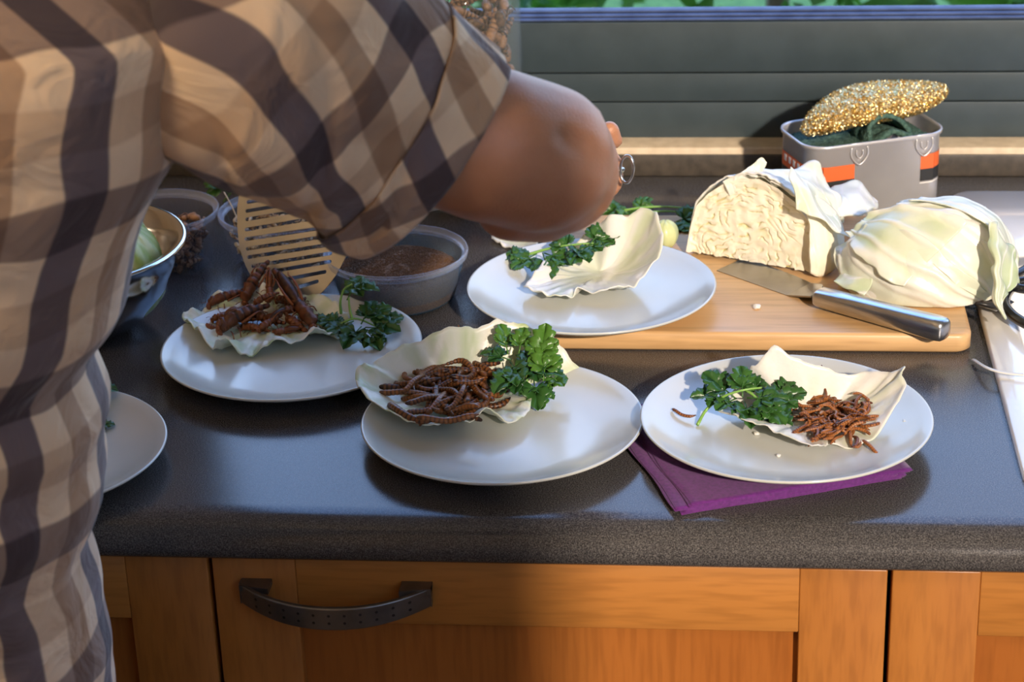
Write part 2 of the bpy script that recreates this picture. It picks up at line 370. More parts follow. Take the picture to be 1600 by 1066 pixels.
# window: grey profiled boards under the pane, aluminium sill, pane, side frames
w1 = empty('window_1', (0, RY1, 1.1)); structure(w1)
def wpart(o): return keep(o, w1)
for (z0, z1, y) in ((.930, .984, .962), (.9865, 1.0235, .957), (1.026, 1.091, .952)):
    wpart(box('frame_board', WX0, WX1, y, .998, z0, z1, M['frame_grey'], bev=.0018))
for (z0, z1, y) in ((1.0918, 1.0945, .954), (1.0948, 1.0975, .962), (1.0978, 1.1005, .972)):
    wpart(box('sill_rail', WX0, WX1, y, .990, z0, z1, M['alu'], bev=.0012))
wpart(box('pane', WX0, WX1, .984, .989, 1.1005, WZ1, M['pane']))
for x in (WX0, WX1-.05, .85): wpart(box('mullion', x, x+.05, .985, 1.04, 1.1005, WZ1, M['frame_grey'], bev=.003))
wpart(box('head_rail', WX0, WX1, .985, 1.04, WZ1-.05, WZ1, M['frame_grey'], bev=.003))
structure(box('trim_1', -1.6, WX1, .921, 1.0, .9, .9375, M['ledge'], bev=.0025))['label'] = 'beige stone window ledge'
structure(box('trim_2', -1.6, WX1, .9195, .9295, .9, .929, M['upstand'], bev=.0015))['label'] = 'dark stone upstand behind the worktop'

# garden outside
structure(box('ground', -8, 9, 1.3, 14, -.2, 0, noisy('lawn', (.05, .13, .02), (.12, .24, .04), 30, .9, .6)))
def hedge(x, y, w, d, h, label, seed):
    r_ = random.Random(seed); root = empty('garden_shrub', (x, y, 0)); tag(root, label, 'shrub', None)
    mb = MB(); n = 1500
    for i in range(n):
        a = r_.uniform(0, 2*PI); e = r_.uniform(-.2, 1)
        rr = r_.uniform(.75, 1.0)
        p = Vector((w*rr*math.cos(a)*math.cos(e*1.3), d*rr*math.sin(a)*math.cos(e*1.3), h*.55+h*.45*rr*math.sin(e*1.5)))
        s = r_.uniform(.03, .06); q = Euler((r_.uniform(0, 6), r_.uniform(0, 6), r_.uniform(0, 6))).to_matrix()
        mb.add([p+q@Vector(v)*s for v in ((0, -1, 0), (.5, 0, .12), (0, 1.1, 0), (-.5, 0, .12))], [(0, 1, 2, 3)], r_.random())
    mb.build('foliage', M['hedge'], root, smooth=False)
    tube('stem', [(0, 0, 0), (.02, 0, h*.4), (0, 0, h*.8)], [.04, .03, .015], M['floor'], root)
hedge(-1.45, 2.6, .7, .5, 1.25, 'green garden shrub outside the window behind the jar', 1)
hedge(.1, 2.9, .68, .5, 1.15, 'green garden shrub outside the window above the cabbage wedge', 2)
hedge(1.7, 2.8, .75, .5, 1.05, 'green garden shrub outside the window above the metal tin', 3)

# ------------------------------------------------------------------ worktop and cabinets
SX0, SX1, SY0, SY1 = .272, .80, .08, .85     # sink outline
prof = [(.06, .862), (.010, .862), (.004, .8635), (.0008, .867), (0, .873), (.0012, .880), (.0045, .8865), (.010, .8925), (.018, .8968), (.028, .8992), (.040, .900)]
V = []; F = []
for x in (-1.6, SX0+.012, SX0+.3, 1.75):
    pass
def profile_strip(x0, x1, yend, name, parent):
    pr = prof+[(yend, .900), (yend, .862)]; n = len(pr); V = [(x, y, z) for x in (x0, x1) for (y, z) in pr]
    F = [(j, (j+1) % n, n+(j+1) % n, n+j) for j in range(n)]+[tuple(range(n))[::-1], tuple(range(n, 2*n))]
    return V, F
mb = MB()
for x0, x1, ye in ((-1.6, SX0+.012, .9195), (SX0+.012, SX1-.01, SY0+.01), (SX1-.01, 1.75, .9195)):
    mb.add(*profile_strip(x0, x1, ye, '', None))
mb.add([(x, y, z) for x in (SX0+.012, SX1-.01) for y, z in ((SY1-.01, .862), (SY1-.01, .9), (.9195, .9), (.9195, .862))], [(0, 1, 5, 4), (1, 2, 6, 5), (2, 3, 7, 6), (3, 0, 4, 7)])
wt = mb.build('worktop', M['worktop'], smooth=True)
wt.data.polygons.foreach_set('use_smooth', [abs(p.normal.x) < .5 and p.area > 1e-9 for p in wt.data.polygons]); wt.data.set_sharp_from_angle(angle=math.radians(40))
tag(wt, 'dark grey speckled stone worktop with rounded front edge', 'worktop')

def bow_handle(parent, xc, z):
    """strap handle bowed out of the door, two rows of small holes"""
    h = empty('handle'); h.parent = parent
    n = 33; V = []; F = []; W = .0875
    H = MB()
    for i in range(n):
        t = -1+2*i/(n-1); x = xc+t*W
        yo = .017-.036*(1-abs(t)**2.2)-.008; hh = .0095+.0015*(1-t*t); th = .0028
        zc = z-.004*(1-t*t)
        V += [(x, yo-th, zc-hh), (x, yo-th, zc+hh), (x, yo+th, zc+hh), (x, yo+th, zc-hh)]
    for i in range(n-1):
        for k in range(4): F.append((i*4+k, i*4+(k+1) % 4, i*4+4+(k+1) % 4, i*4+4+k))
    F += [(0, 1, 2, 3), tuple((n-1)*4+k for k in (3, 2, 1, 0))]
    strap = mesh('strap', V, F, M['steel_dark'], None, smooth=False); strap.name = 'handle'
    bpy.data.objects.remove(h); strap.parent = parent
    bmd = strap.modifiers.new('Bevel', 'BEVEL'); bmd.width = .0012; bmd.segments = 2
    # solid wedge feet at both ends
    for s in (-1, 1):
        x1 = xc+s*W; x0 = xc+s*(W-.028)
        V = [(x1, .0175, z+.0095), (x0, .0175, z+.0095), (x0, -.002, z+.010), (x1, .004, z+.0095), (x1, .0175, z+.004), (x0, .0175, z+.004), (x0, -.002, z+.004), (x1, .004, z+.004)]
        mesh('handle_foot', V, [(0, 1, 2, 3), (7, 6, 5, 4), (0, 4, 5, 1), (1, 5, 6, 2), (2, 6, 7, 3), (3, 7, 4, 0)], M['steel_dark'], strap, smooth=False)
    for i in range(11):
        t = -.80+1.6*i/10; yo = .017-.036*(1-abs(t)**2.2)-.008-.0029
        for dz in (-.0035, .004):
            mb = MB(); cx = xc+t*W; cz = z-.004*(1-t*t)+dz
            slope = (.036*2.2*abs(t)**1.2*(1 if t > 0 else -1))/W
            vs_ = [(cx+.0014*math.cos(a), yo-.0003+slope*.0014*math.cos(a), cz+.0014*math.sin(a)) for a in np.linspace(0, 2*PI, 11)[:-1]]
            mesh('hole', vs_, [tuple(range(10))], M['hole'], strap, smooth=False)
    return strap
def cabinet(x0, x1, label, handle_x=None, ctop=.858):
    c = empty('base_cabinet', ((x0+x1)/2, .35, 0)); tag(c, label, 'cabinet', 'beech kitchen base cabinets')
    K = lambda o: keep(o, c)
    g = .0022; x0 += g; x1 -= g; S_ = .0765; zt, zb = .856, .12
    K(box('carcass', x0-g+.0004, x1+g-.0004, .041, .9, .10, ctop, M['black_gap']))
    K(box('plinth', x0-g+.0004, x1+g-.0004, .08, .10, 0, .10, M['wood_h']))
    d = empty('door', (x0, .03, .5)); d.location = Vector((x0, .03, .5))-Vector(c.location); d.parent = c
    off = Vector((x0, .03, .5))
    def D(o):
        o.data.transform(Matrix.Translation(-off)); o.parent = d; return o
    def DH(o):
        for q in [o]+list(o.children): q.data.transform(Matrix.Translation(-off))
        o.parent = d; return o
    D(box('stile', x0, x0+S_, .0175, .040, zb, zt, M['wood_v'], bev=.0012))
    D(box('stile', x1-S_, x1, .0175, .040, zb, zt, M['wood_v'], bev=.0012))
    D(box('rail', x0+S_+.0002, x1-S_-.0002, .018, .040, zt-.066, zt, M['wood_h'], bev=.0010))
    D(box('rail', x0+S_+.0002, x1-S_-.0002, .018, .040, zb, zb+.066, M['wood_h'], bev=.0010))
    D(box('panel', x0+S_-.004, x1-S_+.004, .029, .036, zb+.06, zt-.06, M['wood_panel']))
    if handle_x: DH(bow_handle(None, handle_x, .826))
    return c
CB0, CB1 = -.461, .1495
cw = CB1-CB0
cabinet(CB0, CB1, 'middle beech base cabinet with dark bow handle on its door', -.345)
cabinet(CB0-cw, CB0, 'left beech base cabinet beside the plaid shirt, dark lower panel')
cabinet(CB1, CB1+cw, 'right beech base cabinet at the right edge under the sink', None, .70)


# ------------------------------------------------------------------ sink
def rrect(x0, x1, y0, y1, r, z, n=6):
    out = []
    for cx, cy, a0 in ((x1-r, y1-r, 0), (x0+r, y1-r, PI/2), (x0+r, y0+r, PI), (x1-r, y0+r, 1.5*PI)):
        for i in range(n+1):
            a = a0+PI/2*i/n; out.append((cx+r*math.cos(a), cy+r*math.sin(a), z))
    return out
def loft(rings, close_last=False, close_first=False):
    n = len(rings[0]); V = [p for r_ in rings for p in r_]; F = []
    for i in range(len(rings)-1):
        for k in range(n): F.append((i*n+k, i*n+(k+1) % n, (i+1)*n+(k+1) % n, (i+1)*n+k))
    if close_last: F.append(tuple((len(rings)-1)*n+k for k in range(n)))
    if close_first: F.append(tuple(range(n))[::-1])
    return V, F
bx0, bx1, by0, by1 = SX0+.038, SX1-.04, SY0+.05, .665
R = [rrect(SX0, SX1, SY0, SY1, .03, .9005), rrect(SX0, SX1, SY0, SY1, .03, .905), rrect(SX0+.003, SX1-.003, SY0+.003, SY1-.003, .028, .9075),
     rrect(bx0-.006, bx1+.006, by0-.006, by1+.006, .05, .9075), rrect(bx0-.001, bx1+.001, by0-.001, by1+.001, .048, .905), rrect(bx0+.002, bx1-.002, by0+.002, by1-.002, .045, .899),
     rrect(bx0+.012, bx1-.012, by0+.012, by1-.012, .045, .75), rrect(bx0+.03, bx1-.03, by0+.03, by1-.03, .04, .735)]
V, F = loft(R, True); sk = mesh('sink', V, F, M['sink']); tag(sk, 'white ceramic inset sink at the right edge of the worktop', 'sink')
lathe('drain', [(0, .737), (.03, .737), (.035, .7385), (.04, .736)], M['steel'], sk, 32, ((bx0+bx1)/2, (by0+by1)/2, 0))

# ------------------------------------------------------------------ plates
PR = [(0, .0), (.060, .0), (.088, .0005), (.094, .0025), (.112, .0085), (.126, .0150), (.1335, .0192), (.1348, .0208), (.1340, .0220), (.1322, .0217), (.124, .0168), (.110, .0108), (.094, .0062), (.080, .0046), (.040, .0042), (0, .0042)]
plate_mesh = None
def plate(u, v, zb, label, s=1.0, tilt=(0, 0)):
    global plate_mesh
    p = P(u, v, z=zb+.0215*s)
    o = lathe('plate', PR, M['plate'], None, 128) if plate_mesh is None else bpy.data.objects.new('plate', plate_mesh)
    if plate_mesh is None: plate_mesh = o.data
    else: link(o)
    o.location = (p.x, p.y, zb); o.scale = (s, s, s); o.rotation_euler = (tilt[0], tilt[1], 0)
    tag(o, label, 'plate', 'off-white coupe plates'); return o
ZP = ZT+.0005
plate(36, 697, ZP, 'off-white plate half hidden behind the plaid shirt at the left edge')
plate(455.5, 538, ZP, 'off-white plate holding the fried locusts on a cabbage leaf')
plate(785, 653, ZP, 'off-white plate holding the fat dark larvae, in the middle')
ZBD = ZT+.0215+.0005
plate(924, 443, ZBD, 'off-white plate resting on the chopping board under the elbow', .985)
ZN = ZT+.0085
plate(1228, 648, ZN, 'off-white plate standing on the purple napkins', 1.01)

# ------------------------------------------------------------------ chopping board
A = P(1520, 524, z=ZT+.021); bxr = A.x; byf = A.y
bm = bmesh.new(); bxl = bxr-.46; byb = byf+.345
ring = rrect(bxl, bxr, byf, byb, .016, 0, 6)
def bring(ins, z): return rrect(bxl+ins, bxr-ins, byf+ins, byb-ins, .016, z, 6)
V, F = loft([bring(.003, .9003), bring(.0, .9035), bring(0, .918), bring(.0015, .9205), bring(.004, .9215)], True, True)
cb = mesh('chopping_board', V, F, M['board_wood'], smooth=False); cb.data.polygons.foreach_set('use_smooth', [len(p.vertices) == 4 for p in cb.data.polygons])
tag(cb, 'pale wooden chopping board with rounded corners under the cabbages', 'chopping board')

# ------------------------------------------------------------------ napkins
Bn = P(1065, 806, z=.9); Cn = P(1415, 748, z=.9); ex = (Cn-Bn).normalized(); ey = Vector((-ex.y, ex.x, 0))
for i in range(4):
    t = .0019; z0 = ZT+.0003+i*.00205; L = .212; a = [.0, .02, -.015, .01][i]
    r_ = random.Random(i); NX = 30
    V = []; F = []
    # each napkin: a folded sheet, closed fold at the front, layers showing at the left
    mb = MB()
    for k in range(2):
        zz = z0+k*.00098; th = .0007
        Vv = []
        for j in range(NX+1):
            for l in range(NX+1):
                X = L*j/NX; Y = L*l/NX
                edge = min(X, Y, L-X, L-Y)
                q = Bn+ex*(X+i*.0025*(1 if i % 2 else -1)+.0012*math.sin(Y*55+i*2+k)+k*.0015)+ey*(Y+.0008*math.sin(X*40+i))
                lift = (.0016*noise.noise(Vector((X*30, Y*30, i)))*max(0, 1-edge/.02) if i < 3 or True else 0)
                if X < .03 and Y < .05: lift += .0010*(1-X/.03)*i*.5
                Vv.append((q.x, q.y, zz+abs(lift)*.3))
        n1 = NX+1
        Fv = [(j*n1+l, (j+1)*n1+l, (j+1)*n1+l+1, j*n1+l+1) for j in range(NX) for l in range(NX)]
        mb.add(Vv, Fv)
    fold = []
    o = mb.build('napkin', M['napkin']); solid(o, .0007, 1)
    tag(o, ['lowest folded purple napkin under the right-hand plate', 'second folded purple napkin from the bottom under the right-hand plate',
            'third folded purple napkin from the bottom under the right-hand plate', 'topmost folded purple napkin touching the right-hand plate'][i], 'napkin', 'stack of purple napkins')

# ------------------------------------------------------------------ cabbage leaves
HF = []   # vertex heights of the leaves, so that what lies on them can rest on them
def leaf_z(hf, x, y, base):
    d_ = (hf[:, 0]-x)**2+(hf[:, 1]-y)**2; k = int(d_.argmin())
    return float(hf[k, 2]) if d_[k] < .00006 else base
def on_leaf(hf, u, v, h, base):
    z = base+h
    for _ in range(14): p = P(u, v, z=z); z = .6*z+.4*(leaf_z(hf, p.x, p.y, base)+h)
    return P(u, v, z=z)
def leaf(name, rim, cen, zp, mat, label, power=2.0, ruf=.004, seed=0, veins=9, origin=0, green=.45, thick=.0011, pleat=.0016, stripes=18, cat='cabbage leaf', group=None, NR=26, NA=150, rib=.0012, edgef=70):
    """cupped leaf: rim = photo-measured outline (u, v, height above the plate face); centre rests on the plate"""
    W = [list(P(u, v, z=zp+h)) for u, v, h in rim]
    R_ = catmull(W, NA, True); c = np.array(P(cen[0], cen[1], z=zp+cen[2]))
    o3 = R_[int(origin*NA) % NA]
    V = []; A_ = []
    for i in range(NR+1):
        t = i/NR
        for k in range(NA):
            p = c+(R_[k]-c)*t; hz = c[2]+(R_[k][2]-c[2])*t**power
            nz = noise.noise(Vector((p[0]*28, p[1]*28, seed*3.1)))*ruf*(.25+t)+noise.noise(Vector((p[0]*edgef, p[1]*edgef, seed+9)))*ruf*.8*t**3
            d = np.array([p[0]-o3[0], p[1]-o3[1]]); ang = math.atan2(d[1], d[0]); dist = math.hypot(*d)
            wv = math.sin(ang*veins+2.6*noise.noise(Vector((p[0]*16, p[1]*16, seed))))
            vein = max(0, wv)**4
            fine = max(0, math.sin(dist*260+4*noise.noise(Vector((p[0]*25, p[1]*25, 4+seed)))))**8*.5
            sw = math.sin(2*PI*k/NA*stripes+3.5*noise.noise(Vector((p[0]*22, p[1]*22, seed+5)))); sw = (.5+.5*sw)**1.5*min(1, max(0, t-.35)*2.2)
            V.append((p[0], p[1], hz+nz+.0011*sw+pleat*t*t*(3.0*noise.noise(Vector((math.cos(2*PI*k/NA)*3.6, math.sin(2*PI*k/NA)*3.6, seed*1.7)))+1.6*noise.noise(Vector((math.cos(2*PI*k/NA)*9, math.sin(2*PI*k/NA)*9, seed+t))))+rib*vein*(1-.4*t)+rib*.5*fine+ruf*.5*abs(noise.noise(Vector((p[0]*60, p[1]*60, seed*2))))*(.3+t)))
            g = green*(.75+.9*noise.noise(Vector((p[0]*20+5, p[1]*20, seed))))*(1.35-1.2*sw) + .15*(1-t)
            A_.append(min(1, max(0, g*(1-vein)*(1-fine)+.05)))
    zmin = min(q[2] for q in V)
    low = zp+.0004+thick/2
    if zmin < low: V = [(x, y, max(z, low+.12*(z-zmin))) for x, y, z in V]
    F = [(i*NA+k, i*NA+(k+1) % NA, (i+1)*NA+(k+1) % NA, (i+1)*NA+k) for i in range(NR) for k in range(NA)]
    HF.append(np.array(V))
    o = mesh(name, V, F, mat, attr=A_); solid(o, thick, 0)
    tag(o, label, cat, group); return o
LEAFV = {}
LG = 'cabbage leaves serving as bowls on the plates'
zc, zr, zl, zf = ZP+.0045, ZN+.0045, ZP+.0045, ZBD+.0045
leaf('cabbage_leaf', [(556, 595, .03), (573, 572, .04), (605, 552, .045), (650, 532, .05), (700, 518, .055), (750, 509, .055), (800, 508, .05), (842, 515, .045), (868, 540, .035), (893, 565, .022), (918, 592, .008),
     (880, 607, .003), (850, 609, .003), (833, 622, .006), (826, 640, .014), (797, 660, .014), (765, 648, .018), (735, 655, .016), (700, 665, .017), (660, 664, .019), (620, 656, .021), (595, 640, .025), (568, 618, .03)],
     (725, 612, .001), zc, M['cab'], 'pale green cabbage leaf cupping the fat dark larvae on the middle plate', 2.2, .005, 1, 22, .0, .60, pleat=.0026, rib=.0018, group=LG)
leaf('cabbage_leaf', [(1118, 637, .013), (1140, 612, .02), (1160, 590, .03), (1183, 566, .05), (1207, 546, .062), (1240, 558, .055), (1285, 580, .04), (1330, 592, .03), (1352, 584, .035), (1385, 580, .042), (1414, 580, .046), (1408, 590, .042), (1416, 603, .038), (1403, 628, .028), (1385, 657, .015), (1370, 680, .006),
     (1330, 698, .003), (1300, 690, .006), (1278, 697, .013), (1255, 690, .015), (1225, 681, .015), (1190, 669, .015), (1165, 662, .015), (1140, 650, .014)],
     (1272, 650, .001), zr, M['cab_white'], 'white cabbage leaf under the small mealworms on the right-hand plate', 2.2, .004, 2, 10, .15, .35, group=LG)
leaf('cabbage_leaf', [(284, 493, .024), (302, 483, .024), (338, 470, .02), (385, 463, .02), (430, 460, .02), (480, 462, .02), (520, 467, .02), (538, 485, .012), (545, 512, .006), (525, 518, .012), (500, 524, .017), (470, 530, .016), (440, 540, .011), (412, 549, .007), (385, 550, .009), (362, 538, .018), (340, 541, .014), (322, 530, .016), (306, 515, .02)],
     (420, 505, .001), zl, M['cab'], 'crinkled cabbage leaf under the fried locusts on the left plate', 2.4, .006, 3, 12, .02, .6, pleat=.0036, rib=.0018, group=LG, edgef=110)
leaf('cabbage_leaf', [(818, 450, .011), (842, 457, .014), (870, 462, .014), (892, 464, .010), (903, 447, .017), (930, 456, .014), (957, 456, .014), (987, 445, .018), (1013, 424, .025), (1031, 400, .04), (1036, 375, .054), (1031, 352, .065), (1022, 333, .072), (1002, 330, .07), (980, 338, .063), (953, 341, .06), (930, 355, .045), (900, 375, .03), (870, 395, .02), (832, 430, .014)],
     (935, 425, .001), zf, M['cab_white'], 'white cabbage leaf curling up on the far plate below the elbow', 2.2, .0045, 4, 8, .1, .35, group=LG)
# shred on the counter/sink
tube('cabbage_shred', [P(1521, 562, z=.903), P(1540, 574, z=.912), P(1565, 582, z=.9125), P(1600, 586, z=.912), P(1640, 588, z=.911)], [.0006, .0018, .0026, .0030, .002]*1 if False else .0024, M['cab_white'], None, 8, .45, (0, 0, 1), 20)
bpy.data.objects['cabbage_shred'].data.attributes.new('mixf', 'FLOAT', 'POINT')
tag(bpy.data.objects['cabbage_shred'], 'thin white cabbage shred lying across the sink rim', 'cabbage shred')
def crumb(u, v, z, s, label, seed):
    bm = bmesh.new(); bmesh.ops.create_icosphere(bm, subdivisions=2, radius=s)
    for q in bm.verts: q.co *= 1+.5*noise.noise(q.co*300+Vector((seed, 0, 0))); q.co.z *= .6
    me = bpy.data.meshes.new('cabbage_crumb'); bm.to_mesh(me); bm.free(); me.materials.append(M['cab_white'])
    o = link(bpy.data.objects.new('cabbage_crumb', me)); p = P(u, v, z=z); o.location = (p.x, p.y, z+s*.5); tag(o, label, 'crumb', 'cabbage crumbs')
crumb(1182, 482, .9215, .0042, 'white cabbage crumb on the chopping board in front of the knife', 1)
crumb(1414, 663, zr+.003, .0040, 'white cabbage crumb at the right side of the napkin plate', 2)
crumb(1182, 679, zr, .0026, 'small cabbage crumb below the leaf tip on the napkin plate', 3)
crumb(1217, 713, zr, .0022, 'small cabbage crumb at the front of the napkin plate', 4)

# ------------------------------------------------------------------ insects
def larva_mesh(name, L, r0, bend, seed, segs=13, mat=None, wob=0.25, sides=8):
    r_ = random.Random(seed); n = segs*3+1; pts = []; ang = -bend/2; p = np.zeros(3)
    for i in range(n):
        pts.append(p.copy()); ang += bend/(n-1)*(1+.8*math.sin(i*.35+seed)); p = p+np.array([math.cos(ang), math.sin(ang), wob*math.sin(i*.16+seed)])*L/(n-1)
    pts = np.array(pts); pts -= (pts[0]+pts[-1])/2*.5+pts.mean(0)*.5
    rad = []; at = []
    for i in range(n):
        t = i/(n-1); e = min(1, (t/.12+.15))**.5 if t < .12 else (min(1, (1-t)/.22+.08))**.7
        ph = i % 3
        rad.append(r0*e*(.90 if ph == 0 else 1.03)); at += [.62 if ph == 0 else (.55 if t < .07 or t > .93 else .14)]*sides
    V, F = tube_data(pts, rad, sides, .9)
    me_o = mesh(name, V, F, mat, None, True, attr=at); me = me_o.data; bpy.data.objects.remove(me_o); return me
def scatter(name, meshes, cu, cv, ru, rv, hf, zbase, hmax, n, label, cat, group, seed, rad, tilt=.25, size=(.85, 1.1)):
    """heap of separate larvae: lower ones first, later ones higher on the mound"""
    r_ = random.Random(seed); out = []
    for i in range(n):
        a = r_.uniform(0, 2*PI); q = math.sqrt(r_.random())*(1-.35*i/n)
        u, v = cu+ru*q*math.cos(a), cv+rv*q*math.sin(a)
        p = on_leaf(hf, u, v, rad*1.1+hmax*(i/n)*(1-.55*q*q), zbase)
        o = bpy.data.objects.new(name, meshes[i % len(meshes)]); link(o)
        o.location = p; o.rotation_euler = (r_.gauss(0, tilt), r_.gauss(0, tilt), r_.uniform(0, 2*PI)); s = r_.uniform(*size); o.scale = (s, s, s)
        tag(o, label, cat, group); out.append(o)
    return out
def place_worm(name, me, u, v, z, rz, label, cat, group, rx=0, ry=0, s=1.0, hf=None, base=0):
    o = bpy.data.objects.new(name, me); link(o); o.location = P(u, v, z=z) if hf is None else on_leaf(hf, u, v, z, base); o.rotation_euler = (rx, ry, rz); o.scale = (s, s, s); tag(o, label, cat, group); return o
SW = [larva_mesh('larva', .054, .0032, b_, i, 14, M['superworm']) for i, b_ in enumerate((.5, 1.4, 2.3, .15, 1.9, .9, 3.0, 1.2))]
gl = 'fat larvae on the middle plate'; lab = 'fat dark roasted larva heaped in the leaf on the middle plate'
scatter('larva', SW, 697, 598, 84, 56, HF[0], zc, .017, 78, lab, 'larva', gl, 11, .0036, tilt=.16)
for (u, v, z, rz, k, rx, ry, s, lb) in ((714, 536, .022, 1.3, 3, 0, -1.15, .7, 'fat larva standing upright at the back of the middle heap'),
        (690, 546, .030, .25, 1, .1, 0, 1.25, 'long arched larva lying across the back of the middle heap'),
        (640, 600, .022, .12, 3, 0, -.12, 1.15, 'straight larva lying along the left of the middle heap'),
        (742, 625, .021, 1.2, 2, .1, 0, 1.1, 'hook-shaped larva at the right of the middle heap'),
        (640, 645, .014, -.7, 1, 0, 0, 1.2, 'curved larva along the front rim of the middle leaf'),
        (683, 627, .023, 1.3, 0, .1, 0, 1.0, 'pale larva on top at the front of the middle heap'),
        (725, 575, .024, .1, 1, .1, 0, 1.0, 'arched larva near the parsley on the middle plate'),
        (620, 575, .018, 2.0, 0, .1, 0, .6, 'short larva at the far left of the middle heap'),
        (700, 652, .012, .15, 3, 0, 0, 1.1, 'larva lying along the front of the middle heap')):
    place_worm('larva', SW[k], u, v, max(.004, z-.010), rz, lb, 'larva', gl, rx, ry, s, HF[0], zc)
MW = [larva_mesh('mealworm', .0265, .00165, b_, i+20, 12, M['mealworm'], sides=7) for i, b_ in enumerate((.4, 1.5, 2.4, .9, 3.2, 1.9, .2, 2.0))]
gm = 'small mealworms on the napkin plate'; lab = 'small orange-brown mealworm heaped in the leaf on the right-hand plate'
scatter('mealworm', MW, 1296, 646, 72, 46, HF[1], zr, .015, 135, lab, 'mealworm', gm, 12, .0022, tilt=.3, size=(.8, 1.1))
for (u, v, z, rz, k, rx, ry, s, lb) in ((1282, 588, .030, 1.35, 1, .3, -.6, 1.05, 'mealworm leaning upright on the back of the napkin-plate leaf'),
        (1280, 594, .028, .15, 6, 0, 0, 1.0, 'mealworm lying crosswise behind the upright one on the white leaf'),
        (1325, 606, .024, .8, 6, 0, -.4, .95, 'mealworm pointing up and right from the small heap'),
        (1255, 607, .018, .35, 0, 0, 0, 1.0, 'mealworm at the back left of the small heap beside the parsley'),
        (1345, 620, .022, 2.4, 4, .3, .0, 1.0, 'curled mealworm at the upper right of the small heap'),
        (1305, 604, .022, 2.1, 6, 0, 0, .6, 'short mealworm sticking up left of the diagonal one'),
        (1332, 690, .006, 1.5, 5, 0, .1, 1.15, 'mealworm hanging over the front of the white leaf'),
        (1341, 693, .006, 1.3, 3, 0, .1, .9, 'second mealworm hanging over the front edge of the white leaf'),
        (1361, 700, .004, -1.05, 6, 0, .1, 1.15, 'straight mealworm reaching onto the bare plate at the front right'),
        (1365, 652, .015, .35, 6, 0, 0, .95, 'mealworm pointing right across the white leaf'),
        (1068, 645, .0015, -.45, 1, 0, 0, 1.05, 'lone curved mealworm on bare plate left of the parsley stem'),
        (1101, 604, .0015, 1.6, 3, 0, 0, .62, 'small lone mealworm on bare plate behind the parsley stem'),
        (1228, 639, .016, 0.05, 6, 0, 0, 1.1, 'straight mealworm at the left of the small heap touching parsley')):
    place_worm('mealworm', MW[k], u, v, max(.0022, z-.014) if u > 1150 else .0075, rz, lb, 'mealworm', gm, rx, ry, s, HF[1], zr)

def locust_body(L, r0, seed, mat, sides=12):
    n = 40; r_ = random.Random(seed); pts = []; rad = []; at = []
    for i in range(n):
        t = i/(n-1); pts.append((L*(t-.5), .0015*math.sin(t*3+seed), .0035*math.sin(t*PI+seed*.5)))
        e = (.62+.38*math.sin(min(1, t/.14)*PI/2)) if t < .14 else (1.05 if t < .34 else 1.0-.72*((t-.34)/.66)**1.3)
        if t < .02: e = .3
        seg = math.sin(t*L/.0034*PI) if t > .34 else 0
        rad.append(r0*e*(1+.10*seg+.04*r_.uniform(-1, 1))*(.82 if abs(t-.15) < .012 or abs(t-.34) < .012 else 1)); at += [(.7 if seg < -.5 else .25)]*sides
    V, F = tube_data(pts, rad, sides, 1.1); return V, F, at
def locust(name, mat, L, r0, seed, legs=True, wing=True):
    root = bpy.data.objects.new(name, None); root.empty_display_size = .01; link(root)
    V, F, at = locust_body(L, r0, seed, mat); V = [Vector(v)*1+Vector((0, v[1], v[2]))*(.35*noise.noise(Vector(v)*260+Vector((seed, 0, 0)))) for v in V]; mesh('body', V, F, mat, root, attr=at)
    r_ = random.Random(seed)
    bm = bmesh.new(); bmesh.ops.create_uvsphere(bm, u_segments=12, v_segments=8, radius=r0*.72)
    for q in bm.verts: q.co.z *= 1.3; q.co.x *= .75
    me = bpy.data.meshes.new('head'); bm.to_mesh(me); bm.free(); me.materials.append(mat); h = link(bpy.data.objects.new('head', me), root); h.location = (-L*.5-.001, 0, -.001)
    if legs:
        for s in (-1, 1):
            tube('hind_leg', [(-L*.12, s*r0*.8, 0), (L*.06, s*r0*1.15, r0*.5), (L*.2, s*r0*1.15, r0*.55), (L*.3, s*r0*1.0, .0), (L*.38, s*r0*1.3, -r0*.5)], np.array([.0011, .0009, .0006, .0004, .0003])[np.linspace(0, 4, 14).astype(int)], mat, root, 6, n=14)
            for k in range(2):
                x = -L*(.34-.14*k); tube('front_leg', [(x, s*r0*.7, -r0*.4), (x-.002, s*r0*1.7, -r0*.2), (x-.003, s*r0*2.0, -r0*1.2)], .0005, mat, root, 5, n=8)
        for s in (-1, 1): tube('antenna', [(-L*.5, s*.001, .002), (-L*.56, s*.003, .004), (-L*.64, s*.006, .003)], .00025, mat, root, 4, n=6)
    if wing:
        V = []; F = []
        for i in range(9):
            t = i/8; w_ = r0*1.02*math.sin(min(1, t*1.6+.12)*PI/2)*(1-.7*t**3)
            for k in range(7): a = -1.3+2.6*k/6; V.append((-L*.16+L*.56*t, w_*math.sin(a)*1.02, w_*math.cos(a)*1.05+r0*.10-.3*r0*t))
        F = [(i*7+k, i*7+k+1, i*7+8+k, i*7+7+k) for i in range(8) for k in range(6)]
        o = mesh('wing', V, F, mat, root, attr=[.5]*len(V)); solid(o, .0003)
    return root
proto_l = [locust('fried_locust', M['locust'], .052, .0050, 1, True, False), locust('fried_locust', M['locust'], .052, .0046, 5)]
gL = 'fried locusts on the left plate'
first_used = [False, False]
